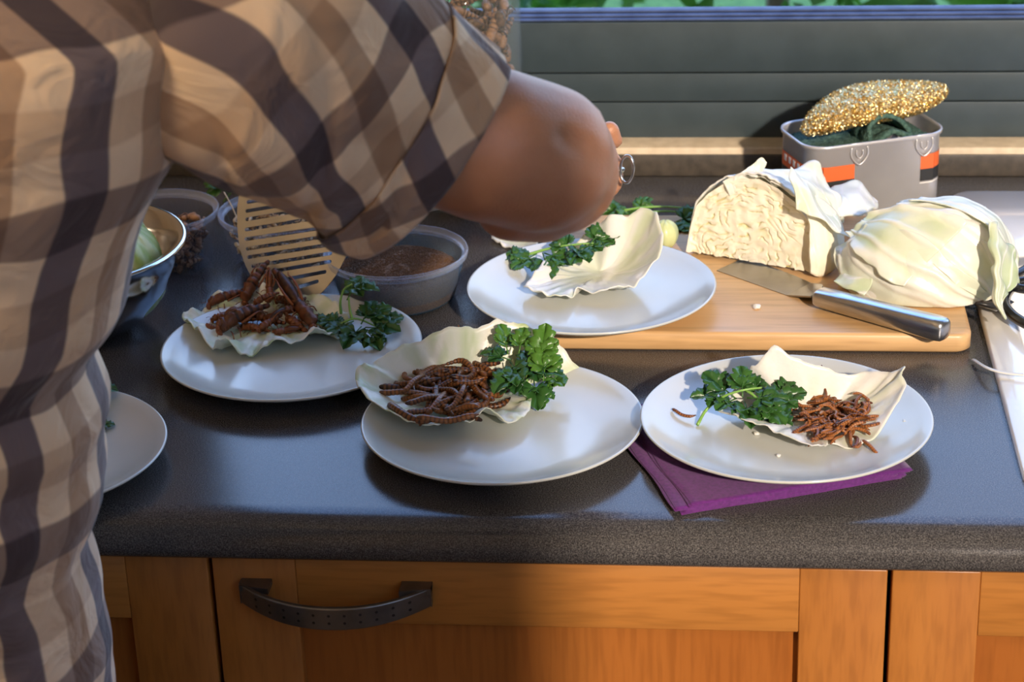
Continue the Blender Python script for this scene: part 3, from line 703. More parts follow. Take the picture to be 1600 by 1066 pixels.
def put_locust(u0, v0, h0, u1, v1, h1, k, lb, fat=1.0, roll=0):
    """from head end to tail end"""
    a = P(u0, v0, z=zl+h0); b_ = P(u1, v1, z=zl+h1); d = b_-a; L = d.length
    o = proto_l[k] if not first_used[k] else copy_tree(proto_l[k]); first_used[k] = True
    q = d.to_track_quat('X', 'Z'); h0 = 0; o.rotation_euler = (q.to_matrix() @ Matrix.Rotation(roll, 3, 'X')).to_euler(); o.location = (a+b_)/2
    s = L/.054; w_ = fat*min(1.15, max(.62, .6*s+.35)); o.scale = (s, w_, w_); tag(o, lb, 'locust', gL)
for args in ((383, 474, .018, 418, 404, .052, 0, 'fried locust standing on end, left leg of the peak', 1.25, .3),
             (489, 512, .010, 429, 414, .050, 1, 'thick fried locust leaning from the peak down to the right', 1.35, -.3),
             (420, 470, .020, 423, 416, .046, 1, 'greyish fried locust leaning behind the peak', 1.05, .5),
             (342, 520, .011, 420, 472, .026, 0, 'long fried locust lying across the front left of the pile', 1.3, .2),
             (331, 500, .014, 384, 478, .024, 1, 'fried locust at the far left, below the dark one', 1.1, 0),
             (326, 478, .020, 396, 452, .026, 0, 'dark fried locust at the back left with thin legs sticking out', 1.0, .1),
             (404, 516, .010, 450, 476, .026, 1, 'fried locust slanting up at the front of the pile', .95, -.2),
             (376, 514, .006, 424, 516, .008, 0, 'fried locust lying flat at the front of the pile', 1.0, .4),
             (427, 519, .006, 474, 512, .010, 1, 'fried locust lying flat at the front right of the pile', 1.1, .7),
             (318, 512, .012, 350, 522, .008, 0, 'short fried locust tucked at the left rim of the leaf', 1.0, 0),
             (432, 470, .018, 470, 480, .016, 0, 'fried locust lying crosswise inside the pile', 1.2, .4),
             (395, 490, .014, 445, 505, .012, 1, 'fried locust lying under the slanting ones', 1.2, .4),
             (450, 500, .008, 484, 520, .006, 0, 'fried locust at the right foot of the pile', 1.2, .9),
             (468, 470, .016, 484, 500, .010, 1, 'fried locust beside the spatula tip', 1.1, 0.4),
             (360, 500, .010, 405, 492, .012, 0, 'fried locust in the middle of the pile', 1.2, 1.0),
             (345, 492, .012, 398, 500, .016, 1, 'fried locust lying between the two long ones at the left', 1.1, .6),
             (398, 478, .024, 436, 455, .036, 0, 'small dark fried locust wedged under the peak', 1.0, .3),
             (446, 490, .018, 478, 462, .026, 1, 'fried locust behind the thick right one', 1.1, -.5),
             (340, 512, .018, 376, 492, .020, 0, 'fried locust resting on top at the left of the pile', 1.0, 0)):
    put_locust(*args)

# ------------------------------------------------------------------ parsley
HALF = [(.0, .0), (.10, .06), (.30, .08), (.46, .20), (.44, .29), (.54, .38), (.47, .47), (.38, .48), (.33, .50), (.39, .60), (.41, .70), (.32, .76), (.24, .77), (.24, .88), (.12, .95), (.0, 1.0)]
def leaflet(mb, base, direc, normal, size, cup, seed, col):
    y = direc.normalized(); x = y.cross(normal).normalized(); z = x.cross(y)
    V = []; n = len(HALF)
    for s in (-1, 1):
        for (hx, hy) in HALF:
            for f in (0, .5, 1.0):
                X = s*hx*f; Y = hy*(1 if f > .4 else .3+.7*hy) if f < 1 else hy
                Z = cup*(abs(X)*.9)-.35*Y*Y*abs(cup)+.06*math.sin(X*9+seed)*math.cos(Y*8+seed)+.03*math.sin(40*hy)*f
                V.append(base+(x*X+y*Y+z*Z)*size)
    F = []
    for s in (0, 1):
        o = s*n*3
        for i in range(n-1):
            for f in (0, 1):
                q = (o+i*3+f, o+i*3+f+1, o+i*3+f+4, o+i*3+f+3); F.append(q if s else q[::-1])
    mb.add(V, F, [col]*len(V))
def sprig(u, v, z, label, spec, stems, mat, group='parsley sprigs on the plates', seed=0):
    """spec: leaves (u, v, h, angle in the ground plane, size, pitch, light?)   stems: list of [(u, v, h), ...]"""
    root = empty('parsley_sprig', P(u, v, z=z)); tag(root, label, 'parsley', group); r_ = random.Random(seed)
    for st in stems: keep(tube('stem', [P(a, b_, z=z+h) for a, b_, h in st], np.linspace(.0017, .0009, 18), M['parsley_stem'], None, 7, n=18), root)
    for (lu, lv, h, ang, size, pitch, light) in spec:
        size *= 1.35 if seed == 4 else (1.12 if light else 1.22); mb = MB(); base = P(lu, lv, z=z+h)
        D = Vector((math.cos(ang)*math.cos(pitch), math.sin(ang)*math.cos(pitch), math.sin(pitch)))
        nrm = Vector((r_.uniform(-.35, .35), r_.uniform(-.6, -.1), 1)).normalized()
        side = D.cross(nrm).normalized()
        col = r_.uniform(.2, .8); c = r_.uniform(.15, .6)
        leaflet(mb, base+D*size*.25, D, nrm, size, c, r_.random()*6, col)
        for s in (-1, 1):
            D2 = (D*.55+side*s*.8+Vector((0, 0, r_.uniform(-.2, .25)))).normalized(); leaflet(mb, base+D*size*.2, D2, (nrm+side*s*.3).normalized(), size*.72, c, r_.random()*6, min(1, col+.15))
        tb = [base-D*size*.25, base+D*size*.1, base+D*size*.5]; V, F = tube_data(np.array([list(q) for q in tb]), [.0007, .0006, .0004], 5); mb.add(V, F, .1)
        lo = z+.0012
        mb.V = [(a, b_, c_ if c_ > lo else lo+(c_-lo)*.05) for a, b_, c_ in mb.V]
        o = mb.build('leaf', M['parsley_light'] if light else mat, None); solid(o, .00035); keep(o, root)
    return root
sprig(1170, 640, zr, 'dark green parsley sprig with thick bent stem on the right-hand plate',
      [(1140, 615, .024, 2.6, .022, .5, 0), (1128, 622, .018, 3.3, .020, .2, 0), (1160, 612, .030, 1.6, .020, .6, 0), (1178, 622, .028, -.2, .022, .1, 0), (1200, 612, .024, .8, .020, .3, 0), (1165, 634, .018, -1.4, .022, -.1, 0),
       (1192, 632, .020, -.9, .022, -.2, 0), (1214, 628, .020, .3, .020, .3, 0), (1206, 640, .014, -1.0, .020, -.2, 0), (1145, 625, .020, -2.3, .016, 0, 0), (1222, 620, .022, 1.2, .016, .6, 0), (1185, 612, .028, 2.2, .016, .5, 0)],
      [[(1090, 664, .002), (1104, 640, .010), (1130, 620, .024), (1165, 609, .032), (1205, 605, .030)], [(1165, 609, .030), (1182, 622, .026), (1195, 640, .018)]], M['parsley'], seed=1)
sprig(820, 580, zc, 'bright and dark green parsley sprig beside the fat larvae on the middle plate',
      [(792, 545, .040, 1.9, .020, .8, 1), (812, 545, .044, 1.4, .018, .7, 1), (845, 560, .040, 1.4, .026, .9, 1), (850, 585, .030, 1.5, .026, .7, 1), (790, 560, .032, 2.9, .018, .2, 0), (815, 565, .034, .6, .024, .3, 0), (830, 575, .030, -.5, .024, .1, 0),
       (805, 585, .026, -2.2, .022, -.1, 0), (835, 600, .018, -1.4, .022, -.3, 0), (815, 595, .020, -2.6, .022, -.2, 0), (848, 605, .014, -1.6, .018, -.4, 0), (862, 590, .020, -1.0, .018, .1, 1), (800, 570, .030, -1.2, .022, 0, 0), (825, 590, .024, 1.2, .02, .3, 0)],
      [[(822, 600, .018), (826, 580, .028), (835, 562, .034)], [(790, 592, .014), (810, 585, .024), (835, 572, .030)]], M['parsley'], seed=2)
sprig(555, 505, zl, 'parsley sprig with one tall curled leaf beside the fried locusts on the left plate',
      [(546, 462, .040, 1.2, .020, .5, 0), (549, 452, .050, -.1, .020, .1, 0), (520, 500, .014, 3.4, .018, 0, 0), (568, 500, .022, 1.1, .018, .6, 0), (575, 495, .024, .4, .018, .3, 0), (580, 512, .014, -.3, .022, .1, 0),
       (560, 515, .012, -1.9, .022, -.1, 0), (580, 525, .008, -1.1, .018, -.1, 0), (545, 505, .016, -2.4, .020, -.1, 0), (592, 505, .014, .3, .018, .2, 0), (528, 508, .010, 2.4, .016, .2, 0)],
      [[(500, 512, .008), (525, 510, .012), (555, 498, .020), (592, 512, .012)], [(533, 490, .018), (532, 470, .034), (538, 452, .046), (550, 444, .052)], [(550, 498, .020), (546, 480, .030), (545, 465, .040)]], M['parsley'], seed=3)
sprig(880, 400, zf, 'parsley sprig with two feathery heads on the far plate below the elbow',
      [(832, 400, .018, -2.4, .018, -.2, 0), (850, 402, .020, -1.3, .022, -.3, 0), (858, 398, .022, -.5, .018, -.1, 0), (820, 396, .020, 3.0, .016, -.2, 0), (900, 388, .030, -1.0, .018, -.1, 0), (918, 385, .032, .1, .018, .2, 0), (925, 378, .036, .9, .018, .5, 0), (912, 392, .028, -2.0, .018, -.1, 0), (890, 385, .030, 2.4, .018, 0, 0), (938, 378, .034, .3, .016, .3, 0)],
      [[(825, 398, .018), (860, 388, .026), (900, 382, .032), (930, 380, .034)]], M['parsley'], seed=4)
sprig(120, 620, ZP+.0045, 'parsley sprig hanging over the plate behind the plaid shirt',
      [(135, 612, .022, .2, .020, .1, 0), (120, 608, .025, .8, .020, .2, 0), (150, 664, .006, .2, .012, 0, 0), (128, 640, .012, -.4, .018, 0, 0)],
      [[(100, 640, .010), (135, 612, .024), (164, 603, .026), (168, 612, .022), (158, 628, .014)]], M['parsley'], seed=5)
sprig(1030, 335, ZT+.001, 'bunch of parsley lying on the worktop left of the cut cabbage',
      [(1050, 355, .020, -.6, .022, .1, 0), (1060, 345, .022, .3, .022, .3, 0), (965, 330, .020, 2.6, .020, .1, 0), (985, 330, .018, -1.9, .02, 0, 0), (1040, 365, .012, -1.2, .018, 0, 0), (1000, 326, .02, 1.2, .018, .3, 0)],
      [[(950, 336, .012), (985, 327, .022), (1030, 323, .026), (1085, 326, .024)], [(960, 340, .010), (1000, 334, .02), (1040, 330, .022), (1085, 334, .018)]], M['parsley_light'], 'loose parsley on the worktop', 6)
sprig(362, 300, ZT+.001, 'dark parsley leaf behind the tubs on the worktop',
      [(360, 300, .030, 1.2, .035, .5, 0), (352, 298, .025, 2.4, .025, .3, 0), (375, 300, .025, .3, .025, .3, 0)], [[(350, 315, .005), (362, 300, .03)]], M['parsley'], 'loose parsley on the worktop', 7)
leaf('cabbage_leaf', [(768, 372, .004), (800, 368, .006), (840, 370, .01), (830, 392, .008), (800, 388, .004), (780, 380, .004)], (805, 380, .0), ZT, M['cab_white'], 'small loose cabbage piece on the worktop behind the far plate', 2, .002, 8, 6, NR=8, NA=40)
# pale green grape-like stalk end behind the far plate
bm = bmesh.new(); bmesh.ops.create_uvsphere(bm, u_segments=24, v_segments=16, radius=.016)
for q in bm.verts: q.co.z *= 1.15; q.co += q.normal*.001*math.sin(math.atan2(q.co.y, q.co.x)*7)
me = bpy.data.meshes.new('stalk'); bm.to_mesh(me); bm.free(); me.materials.append(M['cab_green']); me.polygons.foreach_set('use_smooth', [True]*len(me.polygons))
st_ = link(bpy.data.objects.new('cabbage_stalk', me)); st_.location = P(1040, 366, z=ZBD+.016); st_.scale = (.9, .9, .9); tag(st_, 'pale green cabbage stalk end behind the far plate', 'stalk')

# ------------------------------------------------------------------ cabbages on the board
ZB = .9218
def cut_cabbage():
    """half head: flat face towards the camera with the folded layers in relief, outer leaves behind"""
    root = empty('cut_cabbage', P(1195, 420, z=ZB)); tag(root, 'cut cabbage half with its folded layers facing out', 'cabbage')
    # outline of the cut face, from the photograph, on a near-vertical plane above the knife
    bl, br_ = P(1074, 392, z=ZB+.004), P(1285, 428, z=ZB+.004)
    X = (br_-bl); W = X.length; X.normalize(); Yb = Vector((-X.y, X.x, 0)); Zl = (Vector((0, 0, 1))*.97+Yb*.24).normalized()
    org = bl
    top = [(0, .0), (.01, .30), (.04, .62), (.12, .80), (.22, .95), (.35, 1.06), (.48, 1.08), (.62, 1.0), (.75, .86), (.86, .66), (.94, .42), (1.0, .0)]
    H = .086
    nx, ny = 210, 120; V = []; A_ = []; B_ = []
    tx = [p[0] for p in top]; ty = [p[1] for p in top]
    for i in range(nx+1):
        s = i/nx; h = max(.002, np.interp(s, tx, ty)*H)
        for j in range(ny+1):
            t = j/ny; px = s*W; pz = t*h
            # folded layers: warped shells
            qx, qz = (s-.45)*1.7, (pz/H-.15)*1.05
            wx = noise.noise(Vector((qx*3, qz*3, 1)))*.55; wz = noise.noise(Vector((qx*3, qz*3, 7)))*.55
            rr = math.hypot((qx+wx*.35)*.9, (qz+.1+wz*.35))
            ph = rr*30+3.2*noise.noise(Vector((qx*5, qz*5, 3)))+1.2*noise.noise(Vector((qx*14, qz*14, 9)))
            l1 = (1-abs(math.sin(ph)))**5
            l2 = noise.noise(Vector((qx*9+wx*6, qz*16+wz*4, 5)))
            cut_ = max(0, noise.noise(Vector((qx*7, qz*7, 21)))+.25)
            e = min(s, 1-s)*2.2; edge = min(e, 1-t); edge = min(1, edge*8)
            core = math.exp(-((s-.82)**2*1.2+(pz/H-.25)**2)/.03)
            g = (l1*min(1, cut_*2.6)+.55*max(0, l2-.12))*(1-core)*edge
            dep = -.0030*g+.0012*noise.noise(Vector((qx*10, qz*10, 31)))+.003*(1-edge)
            if t < .05: px += .0015*math.sin(s*90)
            d = Yb*(-(dep))*1
            p = org+X*px+Zl*pz+d+Vector((0, 0, (.0025*noise.noise(Vector((s*30, 0, 2))) if t < .04 else 0)))
            V.append(p); A_.append(min(1, .16+.9*g+.12*l2) if edge > .5 else .08)
    n1 = ny+1; F = [(i*n1+j, (i+1)*n1+j, (i+1)*n1+j+1, i*n1+j+1) for i in range(nx) for j in range(ny)]
    keep(mesh('cut_face', V, F, M['cab_cut'], attr=A_), root)
    # rounded back: dome behind the face, following the outline
    V = []; A_ = []; nb = 26
    for i in range(nx+1):
        s = i/nx; h = max(.002, np.interp(s, tx, ty)*H)
        for j in range(nb+1):
            a = PI/2*j/nb
            dep = .085*math.sin(PI*min(1, max(0, .04+s*.92)))**.6
            w = .0015*math.sin(s*40+6*math.sin(a*2))+.004*noise.noise(Vector((s*5, a*3, 0)))
            p = org+X*(s*W)+Zl*(h*math.cos(a))+Yb*(dep*math.sin(a))+(Zl*math.cos(a)+Yb*math.sin(a))*(w+.001)
            V.append(p); A_.append(.3+.4*noise.noise(Vector((s*6, a*4, 3))))
    n1 = nb+1; F = [(i*n1+j, i*n1+j+1, (i+1)*n1+j+1, (i+1)*n1+j) for i in range(nx) for j in range(nb)]
    keep(mesh('outer_leaf', V, F, M['cab_white'], attr=A_), root)
    # rim leaf: thin raised leaf edge that follows the outline of the face
    for (s0, s1, out, seed) in ((.0, .45, .0035, 1), (.30, .80, .0045, 2), (.55, 1.0, .003, 3)):
        V = []; A_ = []
        for i in range(61):
            s = s0+(s1-s0)*i/60; h = max(.002, np.interp(s, tx, ty)*H)
            f = math.sin(PI*i/60)**.5
            for j in range(9):
                q = j/8
                n_ = (s-.5)*1.6
                o_ = out*f*(1.2-q)+.0022*noise.noise(Vector((s*22, q*2, seed)))*f
                p = org+X*(s*W+o_*n_)+Zl*(h+o_+.001)+Yb*(q*.05-.003*f-.002*noise.noise(Vector((s*25, 1, seed))))-Zl*(h*.22*q*q)
                V.append(p); A_.append(.15)
        F = [(i*9+j, (i+1)*9+j, (i+1)*9+j+1, i*9+j+1) for i in range(60) for j in range(8)]
        o = mesh('leaf_edge', V, F, M['cab_white'], attr=A_); solid(o, .0016); keep(o, root)
    # bright cut side at the right end
    V = []; A_ = []
    pr_ = [(1262, 292), (1286, 312), (1308, 345), (1316, 380), (1312, 408), (1288, 428)]
    return root
cut_cabbage()
def surf(name, grid, mat, label=None, cat='cabbage leaf', thick=.0012, seed=0, ruf=.002, parent=None, green=.3, group=None, nu=48, nv=36, vein=.001):
    """leaf from a coarse grid of photo-measured world points (rows of Vector), smoothly resampled"""
    rows = [catmull(r_, nu) for r_ in grid]; cols = [catmull([rows[i][k] for i in range(len(rows))], nv) for k in range(nu)]
    V = []; A_ = []
    for k in range(nu):
        for j in range(nv):
            p = cols[k][j]; e = min(k, nu-1-k, j, nv-1-j); ee = 1+1.2*max(0, 1-e/5)
            n_ = Vector((noise.noise(Vector((p[0]*45, p[1]*45, p[2]*45+seed))), noise.noise(Vector((p[0]*45+7, p[1]*45, p[2]*45+seed))), noise.noise(Vector((p[0]*45, p[1]*45+9, p[2]*45+seed)))))*ruf*ee
            vv = max(0, math.sin((k/nu-.5)*24+2*math.sin(j*.12)+seed))**8
            V.append(Vector(p)+n_+Vector((0, -1, .5))*vein*vv); A_.append(max(0, green*(1+noise.noise(Vector((p[0]*30, p[1]*30, seed))))*(1-vv)))
    F = [(k*nv+j, (k+1)*nv+j, (k+1)*nv+j+1, k*nv+j+1) for k in range(nu-1) for j in range(nv-1)]
    o = mesh(name, V, F, mat, attr=A_); solid(o, thick, 0)
    if label: tag(o, label, cat, group)
    if parent is not None: keep(o, parent)
    return o
def Q(u, v, y): return P(u, v, y=y)
LB = 'loose cabbage leaves behind the cut half'
surf('cabbage_leaf', [[Q(1130, 285, .60), Q(1160, 268, .60), Q(1185, 246, .61), Q(1196, 252, .61)], [Q(1135, 300, .595), Q(1165, 285, .60), Q(1188, 270, .605), Q(1192, 272, .61)], [Q(1140, 320, .60), Q(1170, 315, .60), Q(1200, 300, .61), Q(1215, 300, .62)]], M['cab_white'], 'pointed cabbage leaf sticking up behind the cut half', seed=1)
surf('cabbage_leaf', [[Q(1196, 270, .63), Q(1215, 266, .64), Q(1240, 262, .65), Q(1275, 258, .66), Q(1292, 275, .66)], [Q(1200, 290, .60), Q(1225, 285, .61), Q(1255, 280, .62), Q(1285, 290, .64), Q(1305, 305, .65)], [Q(1215, 305, .575), Q(1240, 315, .57), Q(1265, 325, .58), Q(1295, 340, .60), Q(1320, 350, .62)]], M['cab_white'], 'crumpled white cabbage leaf with brown spots on top behind the cut half', seed=2, ruf=.005)
surf('cabbage_leaf', [[Q(1232, 262, .57), Q(1250, 275, .57), Q(1275, 290, .58), Q(1290, 310, .58)], [Q(1236, 290, .55), Q(1262, 305, .55), Q(1285, 325, .56), Q(1310, 345, .57)], [Q(1245, 325, .535), Q(1280, 345, .535), Q(1305, 360, .54), Q(1330, 372, .55)]], M['cab'], 'pale green cabbage leaf folded over the right side of the cut half', seed=3, ruf=.003, green=.35)
surf('cabbage_leaf', [[Q(1285, 300, .68), Q(1310, 290, .70), Q(1345, 284, .71), Q(1362, 305, .71), Q(1374, 318, .70)], [Q(1290, 315, .64), Q(1315, 310, .65), Q(1340, 310, .66), Q(1358, 320, .66), Q(1370, 325, .67)], [Q(1300, 335, .62), Q(1320, 340, .62), Q(1340, 340, .63), Q(1352, 335, .64), Q(1362, 330, .66)]], M['cab_white'], 'curled white cabbage leaf lying in front of the metal tin', seed=4, ruf=.003)
# pale stalk side of the cut half
fy = P(1285, 428, z=ZB+.004).y
surf('cabbage_leaf', [[Q(1255, 300, fy+.030), Q(1280, 310, fy+.034), Q(1300, 330, fy+.044), Q(1312, 350, fy+.06)], [Q(1262, 350, fy+.012), Q(1288, 355, fy+.018), Q(1308, 365, fy+.03), Q(1318, 380, fy+.05)], [Q(1266, 400, fy-.003), Q(1290, 402, fy+.002), Q(1308, 405, fy+.018), Q(1317, 400, fy+.04)], [Q(1268, 426, fy-.004), Q(1284, 430, fy+.0), Q(1303, 420, fy+.012), Q(1312, 412, fy+.03)]], M['cab_cut'], 'thick pale stalk leaf on the right end of the cut half', seed=5, ruf=.0015, green=.1, thick=.004)
# right-hand cabbage
def right_cabbage():
    c = P(1455, 455, z=ZB); root = empty('cabbage', (c.x, c.y, ZB)); tag(root, 'whole-looking white cabbage half with wrapped outer leaves at the board corner', 'cabbage')
    cx, cy = P(1450, 478, z=ZB).x, P(1450, 478, z=ZB).y+.062
    # squashed head; its ribs fan out from the stem at the lower right and sweep up and over
    AX = Vector((.80, -.42, -.42)).normalized(); BX = AX.cross(Vector((0, 0, 1))).normalized(); CX = BX.cross(AX).normalized()
    C0 = Vector((cx, cy, ZB+.016))
    def dome(th, ph, grow=0):
        d_ = AX*math.cos(ph)+(BX*math.cos(th)+CX*math.sin(th))*math.sin(ph)
        rx, ry, rz = .090+grow, .066+grow, .072+grow
        b_ = 1+.06*max(0, d_.x)*max(0, d_.z)*3
        p = Vector((rx*d_.x, ry*d_.y, rz*d_.z*b_)); p.x += .012*max(0, d_.z)
        q = C0+p
        if q.z < ZB+.001: q.z = ZB+.001+.02*(q.z-ZB-.001)*0
        return q, Vector((d_.x/rx, d_.y/ry, d_.z/rz)).normalized()
    def disp(th, ph, seed, amp=1.0):
        rib = max(0, math.sin(th*6+.7*noise.noise(Vector((th, ph*1.5, seed)))))**7*math.sin(ph)**.5
        fan = max(0, math.sin(th*17+1.5*noise.noise(Vector((th*2, ph*2, seed+3)))))**4
        return rib, fan, amp*(.0058*rib*(1-.2*ph)+.0018*fan+.0050*noise.noise(Vector((th*1.2, ph*2.0, seed+7)))+.0014*noise.noise(Vector((th*5, ph*5, seed))))
    NA_, NE = 150, 70; V = []; A_ = []
    for j in range(NE+1):
        ph = .02+(PI-.04)*j/NE
        for i in range(NA_):
            th = 2*PI*i/NA_; p, out = dome(th, ph); rib, fan, dd_ = disp(th if i else 0, ph, 1)
            if p.z > ZB+.002: p = p+out*dd_
            V.append(p); A_.append(max(0, .16+.25*noise.noise(p*20)-.15*rib-.1*fan))
    F = [(j*NA_+i, j*NA_+(i+1) % NA_, (j+1)*NA_+(i+1) % NA_, (j+1)*NA_+i) for j in range(NE) for i in range(NA_)]
    F += [tuple(range(NA_))[::-1], tuple(NE*NA_+i for i in range(NA_))]
    keep(mesh('head', V, F, M['cab_white'], attr=A_), root)
    def wrap(t0, t1, p0, p1, grow, seed, mat, green, flare=.005):
        V = []; A_ = []; na, ne = 70, 60
        for i in range(na+1):
            for j in range(ne+1):
                s, t = i/na, j/ne
                wb = .16*noise.noise(Vector((t*2.5, seed, 0)))+.03*noise.noise(Vector((t*8, seed, 4)))
                th = t0+(t1-t0)*s+wb*(1-s)*1.2-wb*s; ph = p0+(p1-p0)*t+.10*noise.noise(Vector((s*3, seed, 9)))*t
                p, out = dome(th, ph, grow); rib, fan, dd_ = disp(th, ph, 1+seed)
                edge = max(0, 1-min(s, 1-s)*7)**1.6+max(0, 1-(1-t)*8)**1.6
                p = p+out*(dd_*.8+flare*edge*(.5+.9*noise.noise(Vector((t*4, s*3, seed)))))
                p.z = max(p.z, ZB+.0015)
                V.append(p); A_.append(max(0, green*(1+.7*noise.noise(p*26))*(1-.9*rib)*(1.3-.9*fan)*(.35+.65*min(1, 1.4*abs(s-.5)+.5))))
        F = [(i*(ne+1)+j, (i+1)*(ne+1)+j, (i+1)*(ne+1)+j+1, i*(ne+1)+j+1) for i in range(na) for j in range(ne)]
        o = mesh('outer_leaf', V, F, mat, attr=A_); solid(o, .0012); keep(o, root)
    wrap(.55, 1.65, .25, 2.5, .0022, 2, M['cab_white'], .32)
    wrap(1.45, 2.7, .35, 2.3, .0040, 3, M['cab'], .24)
    wrap(-.35, .75, .55, 2.6, .0035, 4, M['cab'], .24)
    wrap(2.5, 3.6, .3, 1.6, .0055, 5, M['cab'], .45, .008)
    wrap(.2, 1.2, 1.45, 2.75, .0060, 6, M['cab'], .42, .007)
    # ragged yellow-green hanging edge at the right
    g = [[Q(1540, 345, .47), Q(1556, 352, .47), Q(1570, 375, .48), Q(1585, 400, .49)], [Q(1545, 385, .45), Q(1556, 390, .445), Q(1572, 400, .46), Q(1596, 418, .475)], [Q(1548, 425, .435), Q(1556, 430, .43), Q(1568, 432, .45), Q(1592, 438, .47)], [Q(1550, 460, .425), Q(1557, 465, .42), Q(1564, 462, .43), Q(1572, 450, .45)], [Q(1556, 490, .42), Q(1562, 497, .415), Q(1566, 490, .42), Q(1568, 472, .43)]]
    surf('ragged_leaf', g, M['cab'], None, parent=root, green=.7, ruf=.005, seed=7)
    # long loose leaf spreading left toward the cut half
    g = [[Q(1300, 440, .475), Q(1320, 420, .50), Q(1350, 385, .53), Q(1380, 345, .56)], [Q(1318, 452, .465), Q(1335, 430, .48), Q(1362, 395, .51), Q(1398, 355, .54)], [Q(1345, 462, .455), Q(1358, 440, .465), Q(1380, 410, .485), Q(1415, 365, .52)]]
    surf('outer_leaf', g, M['cab'], None, parent=root, green=.6, ruf=.003, seed=8)
    g = [[Q(1300, 400, .52), Q(1325, 375, .55), Q(1350, 350, .58), Q(1395, 325, .60)], [Q(1310, 425, .50), Q(1335, 395, .52), Q(1365, 365, .55), Q(1410, 335, .57)], [Q(1318, 440, .485), Q(1345, 410, .50), Q(1378, 380, .52), Q(1420, 345, .55)]]
    surf('outer_leaf', g, M['cab_white'], None, parent=root, green=.5, ruf=.003, seed=9)
right_cabbage()

# ------------------------------------------------------------------ knife
kn = empty('kitchen_knife', P(1275, 470, z=.9218)); tag(kn, 'kitchen knife with a brushed steel handle lying under the cut cabbage', 'knife')
h0, h1 = P(1278, 463, z=.934), P(1477, 516, z=.935)
d = (h1-h0); L = d.length; d.normalize(); sd = Vector((-d.y, d.x, 0)).normalized()
def ksec(t, w, hh, r=.35):
    c = h0+d*(L*t); out = []
    for k in range(20):
        a = 2*PI*k/20; ca, sa = math.cos(a), math.sin(a); n_ = 3.2
        x = math.copysign(abs(ca)**(2/n_), ca)*w; z = math.copysign(abs(sa)**(2/n_), sa)*hh
        out.append(c+sd*x+Vector((0, 0, z)))
    return out
rings = [ksec(t, w, hh) for t, w, hh in ((-.02, .006, .005), (0, .0105, .008), (.02, .0115, .0095), (.3, .0110, .0105), (.7, .0115, .0115), (.93, .0122, .0122), (.985, .0115, .0115), (1.005, .009, .0095), (1.012, .004, .005))]
V, F = loft(rings, True, True); keep(mesh('handle', V, F, M['steel']), kn)
# the blade: tapered steel plate lying flat, spine towards the back
b0 = P(1108, 414, z=.9265); front0 = P(1120, 422, z=.9225); front1 = P(1266, 474, z=.9225)
bd = (front1-front0).normalized(); bs = Vector((-bd.y, bd.x, 0))
V = []; F = []
for i in range(25):
    t = i/24; p = front0+(front1-front0)*t+Vector((0, 0, 0))
    w = .046-.012*t**3 if t > 0 else .046; w *= (1 if t < .9 else 1-.55*(t-.9)/.1)
    for q, z in ((0, .9222), (.15, .9226), (.9, .9240), (1, .9238)):
        V.append((p.x+bs.x*w*q, p.y+bs.y*w*q, z+.0085*max(0, t-.75)/.25))
n1 = 4; F = [(i*4+j, (i+1)*4+j, (i+1)*4+j+1, i*4+j+1) for i in range(24) for j in range(3)]
ext = P(1040, 388, z=.9225)  # blade continues under the plate rim towards its tip
bl_ = mesh('blade', V, F, M['blade'], smooth=False); solid(bl_, .0018, -1); keep(bl_, kn)

# ------------------------------------------------------------------ scissors on the sink
scs = empty('scissors', P(1590, 470, z=.912)); tag(scs, 'black-handled kitchen scissors lying on the sink edge behind the right cabbage', 'scissors')
Zs = .918
keep(tube('handle', [P(1578, 452, z=Zs), P(1600, 440, z=Zs+.004), P(1660, 445, z=Zs), P(1680, 490, z=Zs), P(1630, 512, z=Zs), P(1592, 500, z=Zs), P(1570, 476, z=Zs)], .0058, M['black_plastic'], None, 10, n=60, closed=True), scs)
keep(tube('handle', [P(1572, 440, z=Zs+.006), P(1590, 428, z=Zs+.006), P(1650, 400, z=Zs+.006), P(1690, 420, z=Zs+.006), P(1660, 450, z=Zs+.006), P(1600, 452, z=Zs+.006)], .0052, M['black_plastic'], None, 10, n=60, closed=True), scs)
for s, a in ((0, (1556, 484)), (1, (1540, 470))):
    keep(tube('blade', [P(1578, 470, z=Zs-.002+.003*s), P(*a, z=Zs-.005+.003*s), P(a[0]-50, a[1]-15, z=Zs-.003+.003*s)], [.006, .0055, .001], M['steel_dark'], None, 6, .2, (0, 0, 1)), scs)

# ------------------------------------------------------------------ tin with scourer and gold sponge
tF, tR_, tL_ = P(1266, 232, z=1.0), P(1484, 203, z=1.0), P(1219, 186, z=1.0)
ax = (tR_-tF); TW = ax.length; ax.normalize(); ay = Vector((-ax.y, ax.x, 0)); TD = .105
tin = empty('tin', (0, 0, 0)); cT = tF+ax*TW/2+ay*TD/2; tin.location = (cT.x, cT.y, ZT); tin.rotation_euler = (0, 0, math.atan2(ax.y, ax.x))
tag(tin, 'open rectangular metal tin with orange and black label by the window', 'tin')
def tr(ins, z, r=.028): return rrect(-TW/2+ins, TW/2-ins, -TD/2+ins, TD/2-ins, r-min(ins, r*.8), z, 8)
H = .098
rings = [tr(.006, .0012), tr(.003, .0015), tr(.0015, .004), tr(.0015, H-.006), tr(-.0006, H-.004), tr(-.0016, H-.001), tr(-.0012, H+.0008), tr(.0006, H+.0008), tr(.0022, H-.002), tr(.0024, .006), tr(.006, .004)]
V, F = loft(rings, True, True); mesh('body', V, F, M['tin'], tin)
